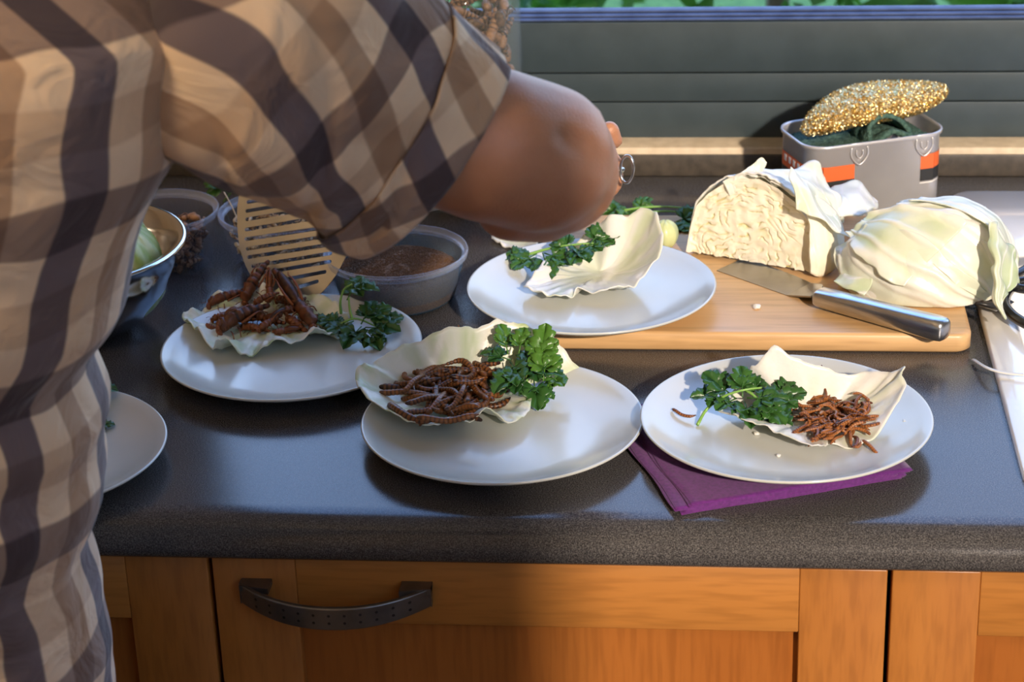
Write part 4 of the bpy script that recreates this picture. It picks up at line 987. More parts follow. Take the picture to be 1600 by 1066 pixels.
def tin_band(name, z0, z1, mat, pieces, off):
    base = rrect(-TW/2+.0015-off, TW/2-.0015+off, -TD/2+.0015-off, TD/2-.0015+off, .0265+off, 0, 8); n = len(base)
    # perimeter starts at the +x side; keep only the listed perimeter span (index fractions)
    pts = catmull(base, 400, True); V = []; F = []
    idx = [k for k in range(400) if pieces(pts[k])]
    mb = MB()
    runs = []; cur = []
    for k in range(400):
        if pieces(pts[k]): cur.append(pts[k])
        elif cur: runs.append(cur); cur = []
    if cur:
        if runs and pieces(pts[0]): runs[0] = cur+runs[0]
        else: runs.append(cur)
    for r_ in runs:
        V = [(p[0], p[1], z) for p in r_ for z in (z0, z1)]; F = [(2*i, 2*i+2, 2*i+3, 2*i+1) for i in range(len(r_)-1)]
        mb.add(V, F)
    o = mb.build(name, mat, tin); return o
front_gap = lambda p: not (p[1] < -TD/2+.006 and -TW/2+.058 < p[0] < TW/2-.036)
tin_band('label_orange_band', .055, .073, M['orange'], front_gap, .0004)
tin_band('label_black_band', .040, .055, M['black'], front_gap, .0004)
tin_band('label_white_line', .037, .0385, M['white'], front_gap, .0004)
# white lettering blocks on the left end of the label
for i in range(5):
    y = TD/2-.030-.0125*i+.002
    box('label_mark', -TW/2+.0006, -TW/2+.0010, y-.008, y-.002, .062+.0, .070, M['white'], tin)
for xs in (-TW/2+.063, TW/2-.032):
    t1 = tube('hinge_tab', [(xs-.010, -TD/2+.0005, H-.004), (xs-.010, -TD/2-.0002, H-.016), (xs, -TD/2-.0004, H-.026), (xs+.010, -TD/2-.0002, H-.016), (xs+.010, -TD/2+.0005, H-.004)], .0011, M['tin'], tin, 6, n=26)
    box('hinge_plate', xs-.0105, xs+.0105, -TD/2-.0014, -TD/2+.001, H-.003, H+.0010, M['tin'], tin, .0006)
    tube('hinge_tab', [(xs-.004, -TD/2-.0001, H-.008), (xs-.004, -TD/2-.0004, H-.014), (xs, -TD/2-.0004, H-.018), (xs+.004, -TD/2-.0004, H-.014), (xs+.004, -TD/2-.0001, H-.008)], .0008, M['tin'], tin, 6, n=18)
# dark green scourer cloth folded inside the tin
def T(x, y, z): return tin.matrix_world @ Vector((x, y, z))
TM = Matrix.Translation(Vector(tin.location)) @ Euler(tin.rotation_euler).to_matrix().to_4x4()
def Tw(x, y, z): return TM @ Vector((x, y, z))
V = []; nx, ny = 90, 34
for i in range(nx+1):
    s = i/nx
    for j in range(ny+1):
        t = j/ny; x = -TW/2+.014+s*(TW-.030); y = -TD/2+.006+t*(TD-.014)
        z = H-.010+.010*math.exp(-((s-.62)/.17)**2)*1.9*(1-.5*t)+.003*math.sin(s*9)+.0035*noise.noise(Vector((s*9, t*7, 0)))+.0016*noise.noise(Vector((s*60, t*40, 3)))
        if s < .42: z -= .004
        V.append(Tw(x, y, z))
F = [(i*(ny+1)+j, (i+1)*(ny+1)+j, (i+1)*(ny+1)+j+1, i*(ny+1)+j+1) for i in range(nx) for j in range(ny)]
sco = mesh('scourer', V, F, M['scourer']); solid(sco, .006, -1); tag(sco, 'dark green scouring cloth folded inside the metal tin', 'scourer')
V = []
for i in range(41):
    a = PI*(.02+1.05*i/40); 
    for j in range(17):
        t = j/16; r_ = .020+.003*noise.noise(Vector((i*.2, j*.3, 1)))
        V.append(Tw(.012+1.3*r_*math.cos(a)*1.0+.010*(1-math.sin(a)), -TD/2+.014+t*.040, H-.012+.034*math.sin(a)*(1-.35*t)+.001*noise.noise(Vector((i*.9, j*.9, 5)))))
F = [(i*17+j, (i+1)*17+j, (i+1)*17+j+1, i*17+j+1) for i in range(40) for j in range(16)]
o = mesh('folded_flap', V, F, M['scourer'], sco); solid(o, .005, -1)
# gold sponge: pillow with pinched ends
e0, e1 = Tw(-TW/2+.012, -.018, H+.006), Tw(TW/2+.034, .014, H+.027)
gs = empty('gold_sponge', (e0+e1)/2); tag(gs, 'glittering gold wire scouring pad lying on top of the tin', 'scouring pad')
dx = (e1-e0); GL = dx.length; dx.normalize(); dy = Vector((-dx.y, dx.x, 0)).normalized(); dz = dx.cross(dy)
V = []; n1, n2 = 150, 72
def gp(s, a):
    w = (math.sin(PI*min(1, max(0, s)))**.55) if 0 < s < 1 else 0
    w = max(w, .06)
    q = .042*w*math.cos(a); h = .0205*w*math.sin(a)*(1.1 if math.sin(a) > 0 else .75)
    bow = .008*math.sin(PI*s)+.004*math.sin(2*PI*s)
    return e0+dx*(GL*s)+dy*(q+.01)+dz*(h+bow)
for i in range(n1+1):
    for k in range(n2):
        a = 2*PI*k/n2; p = gp(i/n1, a); out = (dy*math.cos(a)+dz*math.sin(a))
        V.append(p+out*(.0022*noise.noise(p*520)+.0012*noise.noise(p*900)))
F = [(i*n2+k, i*n2+(k+1) % n2, (i+1)*n2+(k+1) % n2, (i+1)*n2+k) for i in range(n1) for k in range(n2)]
F += [tuple(range(n2)), tuple(n1*n2+k for k in range(n2))]
keep(mesh('pad', V, F, M['gold'], smooth=False), gs)
mb = MB(); rr = random.Random(3)
for i in range(3800):
    s = rr.uniform(.01, .99); a = rr.uniform(0, 2*PI); p = gp(s, a); out = (dy*math.cos(a)+dz*math.sin(a)).normalized()
    q = Euler((rr.uniform(0, 6), rr.uniform(0, 6), rr.uniform(0, 6))).to_matrix(); L_ = rr.uniform(.0012, .0024); w_ = .0007
    c = p+out*.0012
    mb.add([c+q@Vector(v) for v in ((-L_, -w_, 0), (0, -w_, L_*.5), (0, w_, L_*.5), (-L_, w_, 0), (L_, -w_, 0), (L_, w_, 0))], [(0, 1, 2, 3), (1, 4, 5, 2)])
o = mb.build('wire_curls', M['gold'], None, smooth=False); o['kind'] = 'stuff'; keep(o, gs)
sm = [gp(s, -.75 if True else 0)+dz*.004-dy*.0 for s in np.linspace(.02, .55, 8)]
sm = [e0+dx*(GL*s)+dy*(-.034*math.sin(PI*s)**.55+.008)+dz*(.006+.014*s) for s in np.linspace(.01, .5, 8)]
keep(tube('seam', sm, .0016, M['gold'], None, 8, n=40), gs)

# ------------------------------------------------------------------ plastic tubs
def tub(u, v, h, r, zb, label, mat, name='plastic_tub'):
    c = P(u, v, z=zb+h); root = empty(name, (c.x, c.y, zb)); tag(root, label, 'tub', 'clear plastic tubs')
    rb = r*.80
    pr = [(0, .0008), (rb-.004, .0008), (rb, .004), (rb+(r-rb)*.7, h*.72), (r-.004, h-.006)]
    o = lathe('wall', pr, mat, root, 72); solid(o, .0007, 0)
    pr2 = [(r-.0045, h-.009), (r-.001, h-.0085), (r+.0008, h-.006), (r+.0014, h-.0015), (r+.0006, h+.0004), (r-.001, h+.0003), (r-.0018, h-.003), (r-.0042, h-.0048), (r-.0056, h-.0046), (r-.0062, h-.0065), (r-.0045, h-.009)]
    lathe('rim', pr2, M['tub_rim'], root, 96)
    return root, c
t3, c3 = tub(618, 391, .056, .0785, ZT+.0004, 'round clear tub of brown granules behind the left plate', M['tub_teal'])
gr = lathe('granules', [(0, .044), (.02, .0435), (.045, .041), (.062, .037), (.0690, .033), (.067, .020), (.0635, .006), (.059, .0025), (0, .0022)], M['grain'], None, 90, (c3.x, c3.y, ZT+.0004), wob=lambda a, r_, z: (.0016*noise.noise(Vector((r_*90*math.cos(a), r_*90*math.sin(a), 0))) if z > .026 else 0))
tag(gr, 'fine dark brown granules filling the largest round tub', 'granules', None, 'stuff')
mb = MB(); rr = random.Random(5)
for i in range(5200):
    a = rr.uniform(0, 2*PI); q = math.sqrt(rr.random())*.066; z = np.interp(q, [0, .02, .045, .06, .0675], [.044, .0435, .041, .037, .033]); s = rr.uniform(.0006, .0011)
    c = Vector((c3.x+q*math.cos(a), c3.y+q*math.sin(a), ZT+.0008+z)); R3 = Euler((rr.uniform(0, 6), rr.uniform(0, 6), 0)).to_matrix()
    mb.add([c+R3@Vector(v)*s for v in ((1, 0, 0), (-1, 0, 0), (0, 1, 0), (0, -1, 0), (0, 0, 1), (0, 0, -1))], [(0, 2, 4), (2, 1, 4), (1, 3, 4), (3, 0, 4), (2, 0, 5), (1, 2, 5), (3, 1, 5), (0, 3, 5)])
o = mb.build('grains', M['grain'], gr, smooth=False); o['kind'] = 'stuff'
t1, c1 = tub(249, 327, .068, .067, ZT+.0004, 'clear tub of dried crickets beside the steel bowl', M['tub'])
t2, c2 = tub(440, 327, .066, .072, ZT+.0004, 'clear tub of pale dried insects behind the spatula', M['tub'])
def locust_simple(name, mat, L, r0, seed):
    V, F, at = locust_body(L, r0, seed, mat, 8)
    mb = MB(); mb.add(V, F, at)
    for s in (-1, 1):
        pts = catmull([(-L*.1, s*r0*.8, 0), (L*.1, s*r0*1.6, r0*1.6), (L*.3, s*r0*1.5, -.001)], 8); V2, F2 = tube_data(pts, .0007, 5); mb.add(V2, F2, .6)
    o = mb.build(name, mat); me = o.data; bpy.data.objects.remove(o); return me
CK = [locust_simple('cricket', M['cricket'], .028, .0036, k) for k in range(4)]
PK = [locust_simple('dried_insect', M['pale_insect'], .016, .0019, k) for k in range(3)]
JK = [locust_simple('jar_locust', M['jar_insect'], .046, .0058, k) for k in range(4)]
def fill(name, ms, c, rbot, rtop, h0, h1, n, label, cat, group, seed, rim_bias=.6, vert=.5, mk=None):
    r_ = random.Random(seed)
    for i in range(n):
        t = (i+.5)/n; z = h0+(h1-h0)*t; R_ = rbot+(rtop-rbot)*t
        q = R_*(r_.random()**(.5 if r_.random() > rim_bias else .12)); a = r_.uniform(0, 2*PI)
        o = bpy.data.objects.new(name, ms[i % len(ms)]); link(o); o.location = (c.x+q*math.cos(a), c.y+q*math.sin(a), ZT+z)
        # lie along the wall tangent so nothing pokes through the plastic
        o.rotation_euler = (r_.uniform(0, 6), r_.gauss(0, vert), a+PI/2+r_.gauss(0, .35) if q > R_*.55 else r_.uniform(0, 6)); s = r_.uniform(.8, 1.1); o.scale = (s, s, s); tag(o, label, cat, group)
fill('dried_cricket', CK, c1, .042, .048, .007, .048, 75, 'brown dried cricket in the clear tub beside the steel bowl', 'cricket', 'dried crickets in the tub', 1)
fill('dried_insect', PK, c2, .048, .058, .005, .046, 170, 'small pale dried insect in the tub behind the spatula', 'insect', 'pale dried insects in the tub', 2)
tube('dried_grass_stalk', [P(350, 300, z=.975), P(362, 322, z=.962), P(372, 345, z=.945)], .0008, M['pale_insect'], None, 5, n=8)
tag(bpy.data.objects['dried_grass_stalk'], 'thin dry stalk leaning on the rim of the tub behind the spatula', 'stalk')

# ------------------------------------------------------------------ big jar by the window
jc = Vector((P(722, 150, y=.842).x, .842, ZT)); jar = empty('glass_jar', jc); tag(jar, 'tall glass jar full of dried locusts in front of the window', 'jar')
JR = .0745
o = lathe('glass', [(0, .001), (JR-.01, .001), (JR, .008), (JR, .25), (JR-.004, .27), (JR-.016, .285), (JR-.016, .30)], M['glass'], jar, 72); solid(o, .002, -1)
lathe('lid', [(0, .308), (JR-.014, .308), (JR-.011, .305), (JR-.011, .290)], M['steel'], jar, 48)
fill('jar_locust', JK, jc, .056, .058, .02, .25, 190, 'brown dried locust packed in the tall glass jar', 'locust', 'dried locusts in the tall jar', 4, .8, .9)

# ------------------------------------------------------------------ steel bowl at the left
bc = P(97, 378, z=1.0); bowl = lathe('steel_bowl', [(0, .0), (.055, .0), (.062, .002), (.085, .018), (.106, .045), (.118, .075), (.1225, .0985), (.1300, .1000), (.1318, .0990), (.1322, .0970), (.1312, .0960), (.1242, .0962)], M['bowl_steel'], None, 128)
solid(bowl, .0009, 1); bowl.location = (bc.x, bc.y, ZT+.0006); tag(bowl, 'shiny steel mixing bowl half hidden behind the plaid shirt', 'bowl')
def bowl_head():
    c0 = Vector((bc.x+.038, bc.y+.0, ZT+.066)); root = empty('cabbage_quarter', c0); tag(root, 'yellow-green cabbage quarter sitting in the steel bowl', 'cabbage')
    for sft in range(2):
        V = []; A_ = []; g = .004*sft
        for i in range(61):
            a = -PI+2*PI*i/60*(1 if sft == 0 else .8)+.4*sft
            for j in range(31):
                e = -.9+2.45*j/30
                rx, ry, rz = .060+g, .062+g, .060+g
                p = Vector((rx*math.cos(a)*math.cos(e), ry*math.sin(a)*math.cos(e), rz*math.sin(e)))
                vn = max(0, math.sin(a*6+e*1.5+sft))**10; p += p.normalized()*(.005*vn+.010*noise.noise(p*26+Vector((sft, 0, 0))))
                V.append(c0+p); A_.append(max(0, .85*(1-vn)*(.45+.55*math.sin(a*11+e*3)**2)*(1+.5*noise.noise(p*40))))
        F = [(i*31+j, (i+1)*31+j, (i+1)*31+j+1, i*31+j+1) for i in range(60) for j in range(30)]
        if sft % 2 == 0 or True:
            lo = 0
            F = [f for f in F if f[0]//31 >= lo]
        o = mesh('wrapped_leaf', V, F, M['cab_green'] if sft < 3 else M['cab'], attr=A_); solid(o, .0012); keep(o, root)
bowl_head()

# ------------------------------------------------------------------ slotted spatula
# blade corners measured in the photo; blade plane leans away from the locust pile
tip = P(490, 465, z=zl+.020)
cB = P(452, 375, y=tip.y+.050)         # blade centre
ringP = P(983, 264, y=.27)
gx = (P(548, 365, y=tip.y+.03)-P(372, 392, y=tip.y+.06))      # along the slots (to the right)
gx.normalize(); gyv = (P(425, 298, y=tip.y+.085)-tip); gz = gx.cross(gyv).normalized(); gy = gz.cross(gx).normalized()
spt = empty('slotted_spatula', cB); tag(spt, 'slotted metal spatula held over the fried locusts', 'spatula')
def plane_pt(u, v):
    d_ = _f + (u-800)/F_PX*RT - (v-533)/F_PX*UP
    t = (cB-CAM).dot(gz)/d_.dot(gz); return CAM+t*d_
outl = [(490, 465), (462, 462), (425, 452), (394, 432), (377, 395), (371, 350), (373, 310), (384, 288), (430, 268), (480, 262), (530, 285), (556, 320), (558, 352), (548, 385), (528, 425), (508, 452)]
slots = [((386, 330), (486, 313)), ((386, 343), (500, 324)), ((385, 359), (500, 340)), ((385, 374), (500, 357)), ((387, 389), (507, 370)), ((389, 402), (512, 383)), ((395, 416), (517, 396)), ((403, 428), (516, 409)), ((430, 440), (508, 425)), ((462, 450), (496, 440)), ((388, 316), (480, 300)), ((392, 302), (476, 288))]
bm = bmesh.new()
ol = catmull([list(plane_pt(u, v)) for u, v in outl], 72, True)
ov = [bm.verts.new(p) for p in ol]; edges = [bm.edges.new((ov[i], ov[(i+1) % len(ov)])) for i in range(len(ov))]
for (a, b_) in slots:
    pa, pb = plane_pt(*a), plane_pt(*b_); dd = (pb-pa).normalized(); nn = gz.cross(dd).normalized()*.00215
    loop = []
    for c_, sgn in ((pb, 1), (pa, -1)):
        for k in range(7):
            t = -PI/2+PI*k/6; loop.append(c_+dd*sgn*.0019*math.cos(t)+nn*sgn*math.sin(t))
    lv = [bm.verts.new(p) for p in loop]; edges += [bm.edges.new((lv[i], lv[(i+1) % len(lv)])) for i in range(len(lv))]
bmesh.ops.triangle_fill(bm, use_beauty=True, use_dissolve=False, edges=edges)
me = bpy.data.meshes.new('blade'); bm.to_mesh(me); bm.free(); me.materials.append(M['spat'])
bl2 = link(bpy.data.objects.new('blade', me)); solid(bl2, .0011, 0); keep(bl2, spt)
hs = plane_pt(548, 352)
pts = [hs-gx*.012, hs+gx*.015+gz*.0, hs+(ringP-hs)*.25+Vector((0, 0, .0)), hs+(ringP-hs)*.6, hs+(ringP-hs)*.97]
keep(tube('handle', pts, np.interp(np.linspace(0, 1, 40), [0, .15, .4, 1], [.008, .006, .0055, .008]), M['steel'], None, 12, .45, (0, 0, 1), 40), spt)
rp = []
hd = (ringP-hs).normalized()
for k in range(24):
    a = 2*PI*k/24; rp.append(ringP+Vector((0, 0, 1))*.0135*math.sin(a)+hd*.0085*math.cos(a)-hd*.003)
keep(tube('hanging_ring', rp, .0014, M['steel'], None, 8, n=60, closed=True), spt)

# ------------------------------------------------------------------ person
HUM = empty('person', (-.66, -.26, 0)); tag(HUM, 'person in tan and navy plaid short-sleeved shirt reaching across with bent right arm', 'person')
def capsule(mb, a, b_, ra, rb, n=20, m_=8):
    a, b_ = Vector(a), Vector(b_); d_ = b_-a; L_ = d_.length
    q = d_.to_track_quat('Z', 'Y') if L_ > 1e-6 else Euler((0, 0, 0)).to_quaternion()
    prof_ = [(ra*math.sin(t), -ra*math.cos(t)) for t in np.linspace(0.02, PI/2, m_)]+[(rb*math.sin(t), L_-rb*math.cos(t)) for t in np.linspace(PI/2, PI-.02, m_)]
    V = []; F = []
    for (r_, z) in prof_:
        for k in range(n): t = 2*PI*k/n; V.append(a+q@Vector((r_*math.cos(t), r_*math.sin(t), z)))
    for j in range(len(prof_)-1):
        for k in range(n): F.append((j*n+k, j*n+(k+1) % n, (j+1)*n+(k+1) % n, (j+1)*n+k))
    F += [tuple(range(n))[::-1], tuple((len(prof_)-1)*n+k for k in range(n))]; mb.add(V, F)
def remesh(mb, name, voxel, smooth_it, mat, dents=(), lumps=()):
    o = mb.build(name, mat)
    r_ = o.modifiers.new('r', 'REMESH'); r_.mode = 'VOXEL'; r_.voxel_size = voxel; r_.use_smooth_shade = True
    s_ = o.modifiers.new('s', 'SMOOTH'); s_.factor = .5; s_.iterations = smooth_it
    bpy.context.view_layer.update(); dg = bpy.context.evaluated_depsgraph_get()
    me = bpy.data.meshes.new_from_object(o.evaluated_get(dg)); bpy.data.objects.remove(o)
    co = np.zeros(len(me.vertices)*3); me.vertices.foreach_get('co', co); co = co.reshape(-1, 3)
    for (c_, r0, dv) in list(dents):
        c_ = np.array(c_); w = np.exp(-((co-c_)**2).sum(1)/(r0*r0)); co += w[:, None]*np.array(dv)[None]
    me.vertices.foreach_set('co', co.ravel()); me.update()
    me.polygons.foreach_set('use_smooth', [True]*len(me.polygons)); me.materials.clear(); me.materials.append(mat)
    return link(bpy.data.objects.new(name, me))
# right arm joints
SH = Vector((-.420, -.215, 1.395)); EL = P(850, 262, y=-.10)
ELu = P(835, 238, y=-.105); HAND = P(925, 232, y=.22)
mb = MB()
px_ = 1/2185.
capsule(mb, SH, P(640, 190, y=-.145), .045, .054); capsule(mb, P(640, 190, y=-.145), P(760, 225, y=-.13), .054, .0590); capsule(mb, P(760, 225, y=-.13), P(842, 246, y=-.105), .0590, .0575)
capsule(mb, P(846, 250, y=-.10), P(868, 268, y=-.085), .0590, .050)
capsule(mb, P(905, 268, y=-.085), P(925, 275, y=-.075), .032, .0215)      # point of the elbow
capsule(mb, P(885, 225, y=-.08), P(900, 232, y=-.07), .036, .030)
capsule(mb, P(850, 322, y=-.085), P(800, 318, y=-.10), .029, .030)    # flexor mass hanging below
# forearm going away from the camera, behind the elbow
capsule(mb, P(868, 262, y=-.07), P(885, 250, y=.06), .050, .042); capsule(mb, P(885, 250, y=.06), P(905, 238, y=.17), .042, .029)
# hand: palm, thumb and four fingers closed round the handle
hx = (ringP-hs).normalized(); pc = ringP-hx*.055
wrist = P(905, 238, y=.17)
up_ = (Vector((0, 0, 1))-hx*hx.z).normalized(); back = hx.cross(up_).normalized()
if back.y < 0: back = -back
palm = pc-back*.022+up_*.012
capsule(mb, wrist, palm-back*.012, .027, .022); capsule(mb, palm-hx*.030, palm+hx*.030, .019, .017); capsule(mb, palm-hx*.025+up_*.012, palm+hx*.026+up_*.012, .015, .014)
for k, (off, s) in enumerate(((-.030, .95), (-.010, 1.05), (.010, 1.0), (.028, .82))):
    b0_ = pc+hx*off; r_ = .0092*s
    k0 = b0_-back*.016+up_*.020*s; k1 = b0_+back*.008*s+up_*.026*s; k2 = b0_+back*.019*s+up_*.006; k3 = b0_+back*.012-up_*.014*s; 
    capsule(mb, palm+hx*off*.9+up_*.010, k0, r_*1.15, r_*1.08, 12, 5); capsule(mb, k0, k1, r_*1.08, r_, 12, 5); capsule(mb, k1, k2, r_, r_*.95, 12, 5); capsule(mb, k2, k3, r_*.95, r_*.8, 12, 5)
th0 = palm-up_*.014-hx*.02; capsule(mb, th0, pc-up_*.018-hx*.005-back*.006, .013, .0105, 12, 5); capsule(mb, pc-up_*.018-hx*.005-back*.006, pc-up_*.016+hx*.022+back*.004, .0105, .009, 12, 5)
# thumb-side knuckle that shows above the elbow
kk = P(953, 203, y=.235); capsule(mb, palm+up_*.012+hx*.02, kk, .013, .0095, 14, 6); capsule(mb, kk, kk+Vector((.004, .004, -.012)), .0095, .0085, 14, 6)
# torso, neck, head, left arm (mostly out of view)
TC = Vector((-.665, -.235, 0))
capsule(mb, (TC.x-.05, TC.y, .95), (TC.x+.03, TC.y, .95), .105, .105); capsule(mb, (TC.x-.04, TC.y, 1.0), (TC.x-.04, TC.y+.0, 1.32), .105, .105); capsule(mb, (TC.x+.02, TC.y, 1.0), (TC.x+.05, TC.y, 1.32), .10, .095)
capsule(mb, (TC.x-.15, TC.y, 1.40), (TC.x+.17, TC.y-.0, 1.40), .055, .050)
capsule(mb, (TC.x, TC.y, 1.44), (TC.x+.01, TC.y+.05, 1.56), .062, .055)
HC = Vector((TC.x+.015, TC.y+.085, 1.665))
capsule(mb, HC+Vector((0, -.015, .02)), HC+Vector((0, .01, -.005)), .090, .080); capsule(mb, HC+Vector((0, .03, -.06)), HC+Vector((0, .045, -.07)), .052, .040)
capsule(mb, HC+Vector((0, .085, .005)), HC+Vector((0, .103, -.022)), .010, .014, 12, 5)
for s in (-1, 1):
    capsule(mb, HC+Vector((s*.082, .0, .012)), HC+Vector((s*.086, -.004, -.022)), .014, .010, 12, 5)
    capsule(mb, HC+Vector((s*.02, .074, -.052)), HC+Vector((0, .082, -.052)), .007, .008, 10, 5)
LS = Vector((TC.x-.20, TC.y, 1.40)); LE = Vector((TC.x-.27, TC.y+.02, 1.12)); LW = Vector((TC.x-.24, TC.y+.24, 1.0))
capsule(mb, LS, LE, .058, .046); capsule(mb, LE, LW, .044, .029)
lp = LW+Vector((.01, .075, -.02)); capsule(mb, LW, lp, .026, .020)
for k in range(4):
    f0 = lp+Vector((-.03+.02*k, .01, 0)); l_ = (.034, .04, .037, .03)[k]; capsule(mb, lp+Vector((-.02+.013*k, -.01, 0)), f0+Vector((0, .012, 0)), .011, .009, 10, 5); capsule(mb, f0+Vector((0, .012, 0)), f0+Vector((0, .012+l_*.8, -.012)), .009, .008, 10, 5); capsule(mb, f0+Vector((0, .012+l_*.8, -.012)), f0+Vector((.002, .012+l_*1.3, -.034)), .008, .0072, 10, 5)
capsule(mb, lp+Vector((.018, -.03, 0)), lp+Vector((.045, .0, -.008)), .012, .010, 10, 5); capsule(mb, lp+Vector((.045, 0, -.008)), lp+Vector((.05, .03, -.018)), .010, .0085, 10, 5)
for s in (-1, 1):
    capsule(mb, (TC.x+s*.075-.01, TC.y, .90), (TC.x+s*.10, TC.y+.01, .50), .072, .060); capsule(mb, (TC.x+s*.10, TC.y+.01, .50), (TC.x+s*.105, TC.y-.02, .10), .058, .038)
    capsule(mb, (TC.x+s*.105, TC.y-.03, .05), (TC.x+s*.12, TC.y+.13, .035), .038, .032)
dents = [(P(886, 218, y=-.15), .010, (-.002, .0045, -.001)), (P(903, 236, y=-.14), .010, (-.003, .0055, 0)), (P(920, 252, y=-.13), .010, (-.003, .0045, 0)), (P(934, 262, y=-.12), .010, (-.002, .003, 0)),
         (P(926, 300, y=-.13), .016, (.001, -.003, 0)), (P(942, 325, y=-.11), .008, (-.002, .0035, 0)), (P(925, 350, y=-.11), .008, (-.001, .0035, 0)), (P(860, 190, y=-.15), .03, (0, -.003, .001))]
body = remesh(mb, 'body', .0042, 7, M['skin'], dents); keep(body, HUM)
# hair
mb = MB(); capsule(mb, HC+Vector((0, -.03, .03)), HC+Vector((0, .0, .035)), .094, .086); capsule(mb, HC+Vector((0, -.05, -.03)), HC+Vector((0, -.045, 0)), .07, .08)
keep(remesh(mb, 'hair', .006, 3, M['hair']), HUM)
mb = MB()
for s in (-1, 1): bm_ = capsule(mb, HC+Vector((s*.032, .071, .008)), HC+Vector((s*.032, .0725, .008)), .012, .012, 12, 5)
keep(mb.build('eyes', plain('eye_white', (.6, .58, .55), rough=.2)), HUM)
# trousers and shoes
mb = MB()
for s in (-1, 1): capsule(mb, (TC.x+s*.075-.01, TC.y, .90), (TC.x+s*.10, TC.y+.01, .50), .080, .070); capsule(mb, (TC.x+s*.10, TC.y+.01, .50), (TC.x+s*.105, TC.y-.02, .12), .072, .060)
capsule(mb, (TC.x-.05, TC.y, .93), (TC.x+.04, TC.y, .93), .105, .105)
keep(remesh(mb, 'trousers', .008, 4, M['denim']), HUM)
for s in (-1, 1):
    mb = MB(); capsule(mb, (TC.x+s*.105, TC.y-.04, .045), (TC.x+s*.12, TC.y+.15, .040), .045, .040); o = remesh(mb, 'shoe', .006, 3, M['shoe']); keep(o, HUM)

# shirt torso: rings whose right silhouette follows the cloth folds
edge = [(-160, 318), (-100, 330), (-40, 316), (0, 312), (60, 300), (100, 290), (150, 284), (200, 280), (240, 274), (265, 262), (300, 240), (350, 215), (400, 200), (450, 193), (490, 184), (520, 168), (548, 146), (568, 133), (585, 134), (610, 145), (640, 157), (665, 158), (690, 149), (720, 147), (750, 152), (790, 152), (820, 143), (845, 132), (865, 122), (885, 126), (910, 134), (950, 143), (1000, 153), (1066, 163), (1120, 168), (1200, 172)]
M['shirt'] = plaid('plaid_shirt_body', 0.0, .132, (.0, .022), (1.18, 1))
YT = -.235
ev = [P(u, v, y=YT) for v, u in edge]
zs = [p.z for p in ev][::-1]; xs = [p.x for p in ev][::-1]
NT, NZ = 120, 190; V = []; UVs = []
z_lo, z_hi = .76, 1.50
for j in range(NZ+1):
    z = z_lo+(z_hi-z_lo)*j/NZ
    xe = float(np.interp(z, zs, xs)); base = float(np.interp(z, [.8, .95, 1.1, 1.25, 1.35, 1.42, 1.47, 1.50], [.175, .172, .17, .185, .21, .21, .17, .10]))
    hd_ = float(np.interp(z, [.8, 1.0, 1.25, 1.4, 1.47, 1.5], [.150, .148, .150, .135, .10, .07]))
    cx_ = TC.x; wR = xe-cx_
    if z > 1.42: wR = wR*np.interp(z, [1.42, 1.47, 1.5], [1, .85, .45])
    for k in range(NT):
        a = 2*PI*k/NT-PI/2; ca, sa = math.cos(a), math.sin(a)
        wx_ = wR if ca > 0 else base
        x = cx_+wx_*math.copysign(abs(ca)**.85, ca); y = YT+hd_*math.copysign(abs(sa)**.9, sa)
        fold = .010*noise.noise(Vector((a*1.6+z*5, z*24, 3)))+.006*noise.noise(Vector((a*3.0+z*7, z*11, 1)))+.0035*noise.noise(Vector((a*5+z*16, z*9, 8)))
        if ca > .75: fold *= .35
        low = np.interp(z, [.95, 1.05, 1.15, 1.25], [1.2, 1.5, 1.0, .5]); fold *= low
        V.append((x+ca*fold, y+sa*fold, z))
        UVs.append((.5*(a+PI/2)/(2*PI)*2*1.0*.62*2/2*1.0, z))
# uv by arc length at mid height, seam put on the front (+y) side
peri = []
for j in range(NZ+1):
    row = np.array(V[j*NT:(j+1)*NT]); d_ = np.linalg.norm(np.diff(row, axis=0, append=row[:1]), axis=1); s = np.cumsum(d_)-d_[0]; k0 = NT//4
    s0 = s[k0//2]
    for k in range(NT): UVs[j*NT+k] = (float(s[k]-s[NT//4]), V[j*NT+k][2])
# a runs from -pi/2 (towards the camera) so k=0 is the back; seam at k=NT-1 -> move to far side
F = [(j*NT+k, j*NT+(k+1) % NT, (j+1)*NT+(k+1) % NT, (j+1)*NT+k) for j in range(NZ) for k in range(NT)]
shirt = mesh('shirt', V, F, M['shirt'], uv=UVs); 
# shift texture so stripes fall where they do on the sleeve side
solid(shirt, .0012, 1); keep(shirt, HUM)

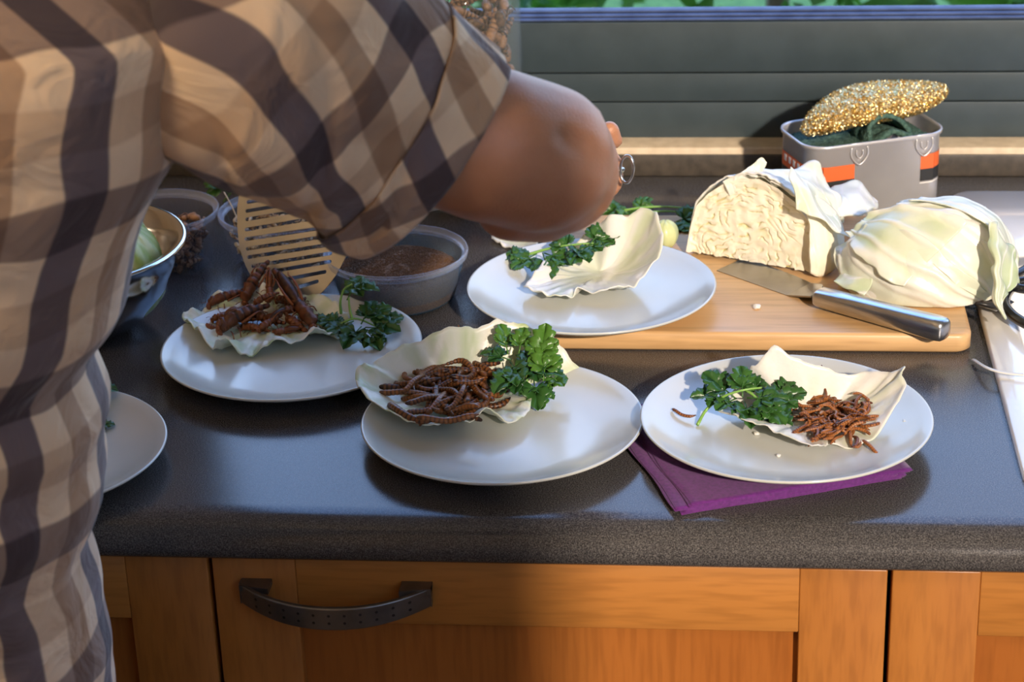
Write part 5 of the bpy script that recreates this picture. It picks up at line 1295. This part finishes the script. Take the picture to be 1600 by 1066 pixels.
# sleeve: lofted along the arm
M['sleeve'] = plaid('plaid_shirt_sleeve', math.radians(-68), .108, (-.008, .040))
def yy(i): return (-.215, -.245, -.225, -.195, -.170, -.150, -.140)[i]
secs = [((275, -150), (246, 205)), ((332, -190), (280, 250)), ((440, -170), (345, 292)), ((560, -100), (412, 312)), ((652, -35), (470, 333)), ((730, 45), (520, 370)), ((786, 95), (550, 381))]
cen_t = [P(*a, y=yy(i)) for i, (a, b_) in enumerate(secs)]; cen_b = [P(*b_, y=yy(i)-.0) for i, (a, b_) in enumerate(secs)]
tt = catmull(cen_t, 80); bb = catmull(cen_b, 80)
C3 = (tt+bb)/2; axd = np.gradient(C3, axis=0); axd /= np.linalg.norm(axd, axis=1)[:, None]
NS, NK = 80, 96
def sleeve_pt(i, a, extra=0.):
    v = (tt[i]-bb[i])/2; hl = np.linalg.norm(v); w = np.cross(v/hl, axd[i]); w /= np.linalg.norm(w)
    if w[1] > 0: w = -w                        # towards the camera
    rad = hl*np.interp(i, [0, 10, 22, 45, 79], [.12, .32, .55, .66, .60])
    t = i/79.
    s_ = math.sin(a)
    fold = (.009*noise.noise(Vector((t*3.5, a*2.2, 2)))+.004*noise.noise(Vector((t*8-a*2.0, a*3, 5))))*(1-.6*max(0, t-.8)/.2)
    # pulled diagonal creases on the lower camera side
    cr_ = max(0, math.sin(t*17+a*3.2))**4*.0075*math.exp(-((a+.45)/.7)**2)*(t < .93)
    rr_ = 1+(fold-cr_+extra)/hl*(1 if abs(abs(a)-PI/2) > .2 else .35)
    lowsag = axd[i]*0.0
    return C3[i]+(v*math.sin(a)+w*rad*math.cos(a))*rr_
V = []; UVs = []
seamd = 0; tot = np.r_[0, np.cumsum(np.linalg.norm(np.diff(C3, axis=0), axis=1))]
def sleeve_uv(i, a): 
    return (float(tot[i]), a*.088)
for i in range(NS):
    for k in range(NK+1):
        a = -PI+2*PI*k/NK; V.append(sleeve_pt(i, a)); UVs.append(sleeve_uv(i, a))
F = [(i*(NK+1)+k, (i+1)*(NK+1)+k, (i+1)*(NK+1)+k+1, i*(NK+1)+k+1) for i in range(71) for k in range(NK)]
slv = mesh('sleeve', V, F, M['sleeve'], uv=UVs); solid(slv, .0012, 0); keep(slv, HUM)
# turned-up cuff, pattern offset, standing slightly proud with a stitched groove
M['cuff'] = plaid('plaid_shirt_cuff', math.radians(-68), .108, (.025, .030))
V = []; UVs = []; I0 = 64
for i in range(I0, NS):
    e = .0050
    for k in range(NK+1):
        a = -PI+2*PI*k/NK; V.append(sleeve_pt(i, a, e)); UVs.append(sleeve_uv(i, a))
n_ = NS-I0; F = [(i*(NK+1)+k, (i+1)*(NK+1)+k, (i+1)*(NK+1)+k+1, i*(NK+1)+k+1) for i in range(n_-1) for k in range(NK)]
cf = mesh('sleeve_cuff', V, F, M['cuff'], uv=UVs); solid(cf, .0016, 0); keep(cf, HUM)
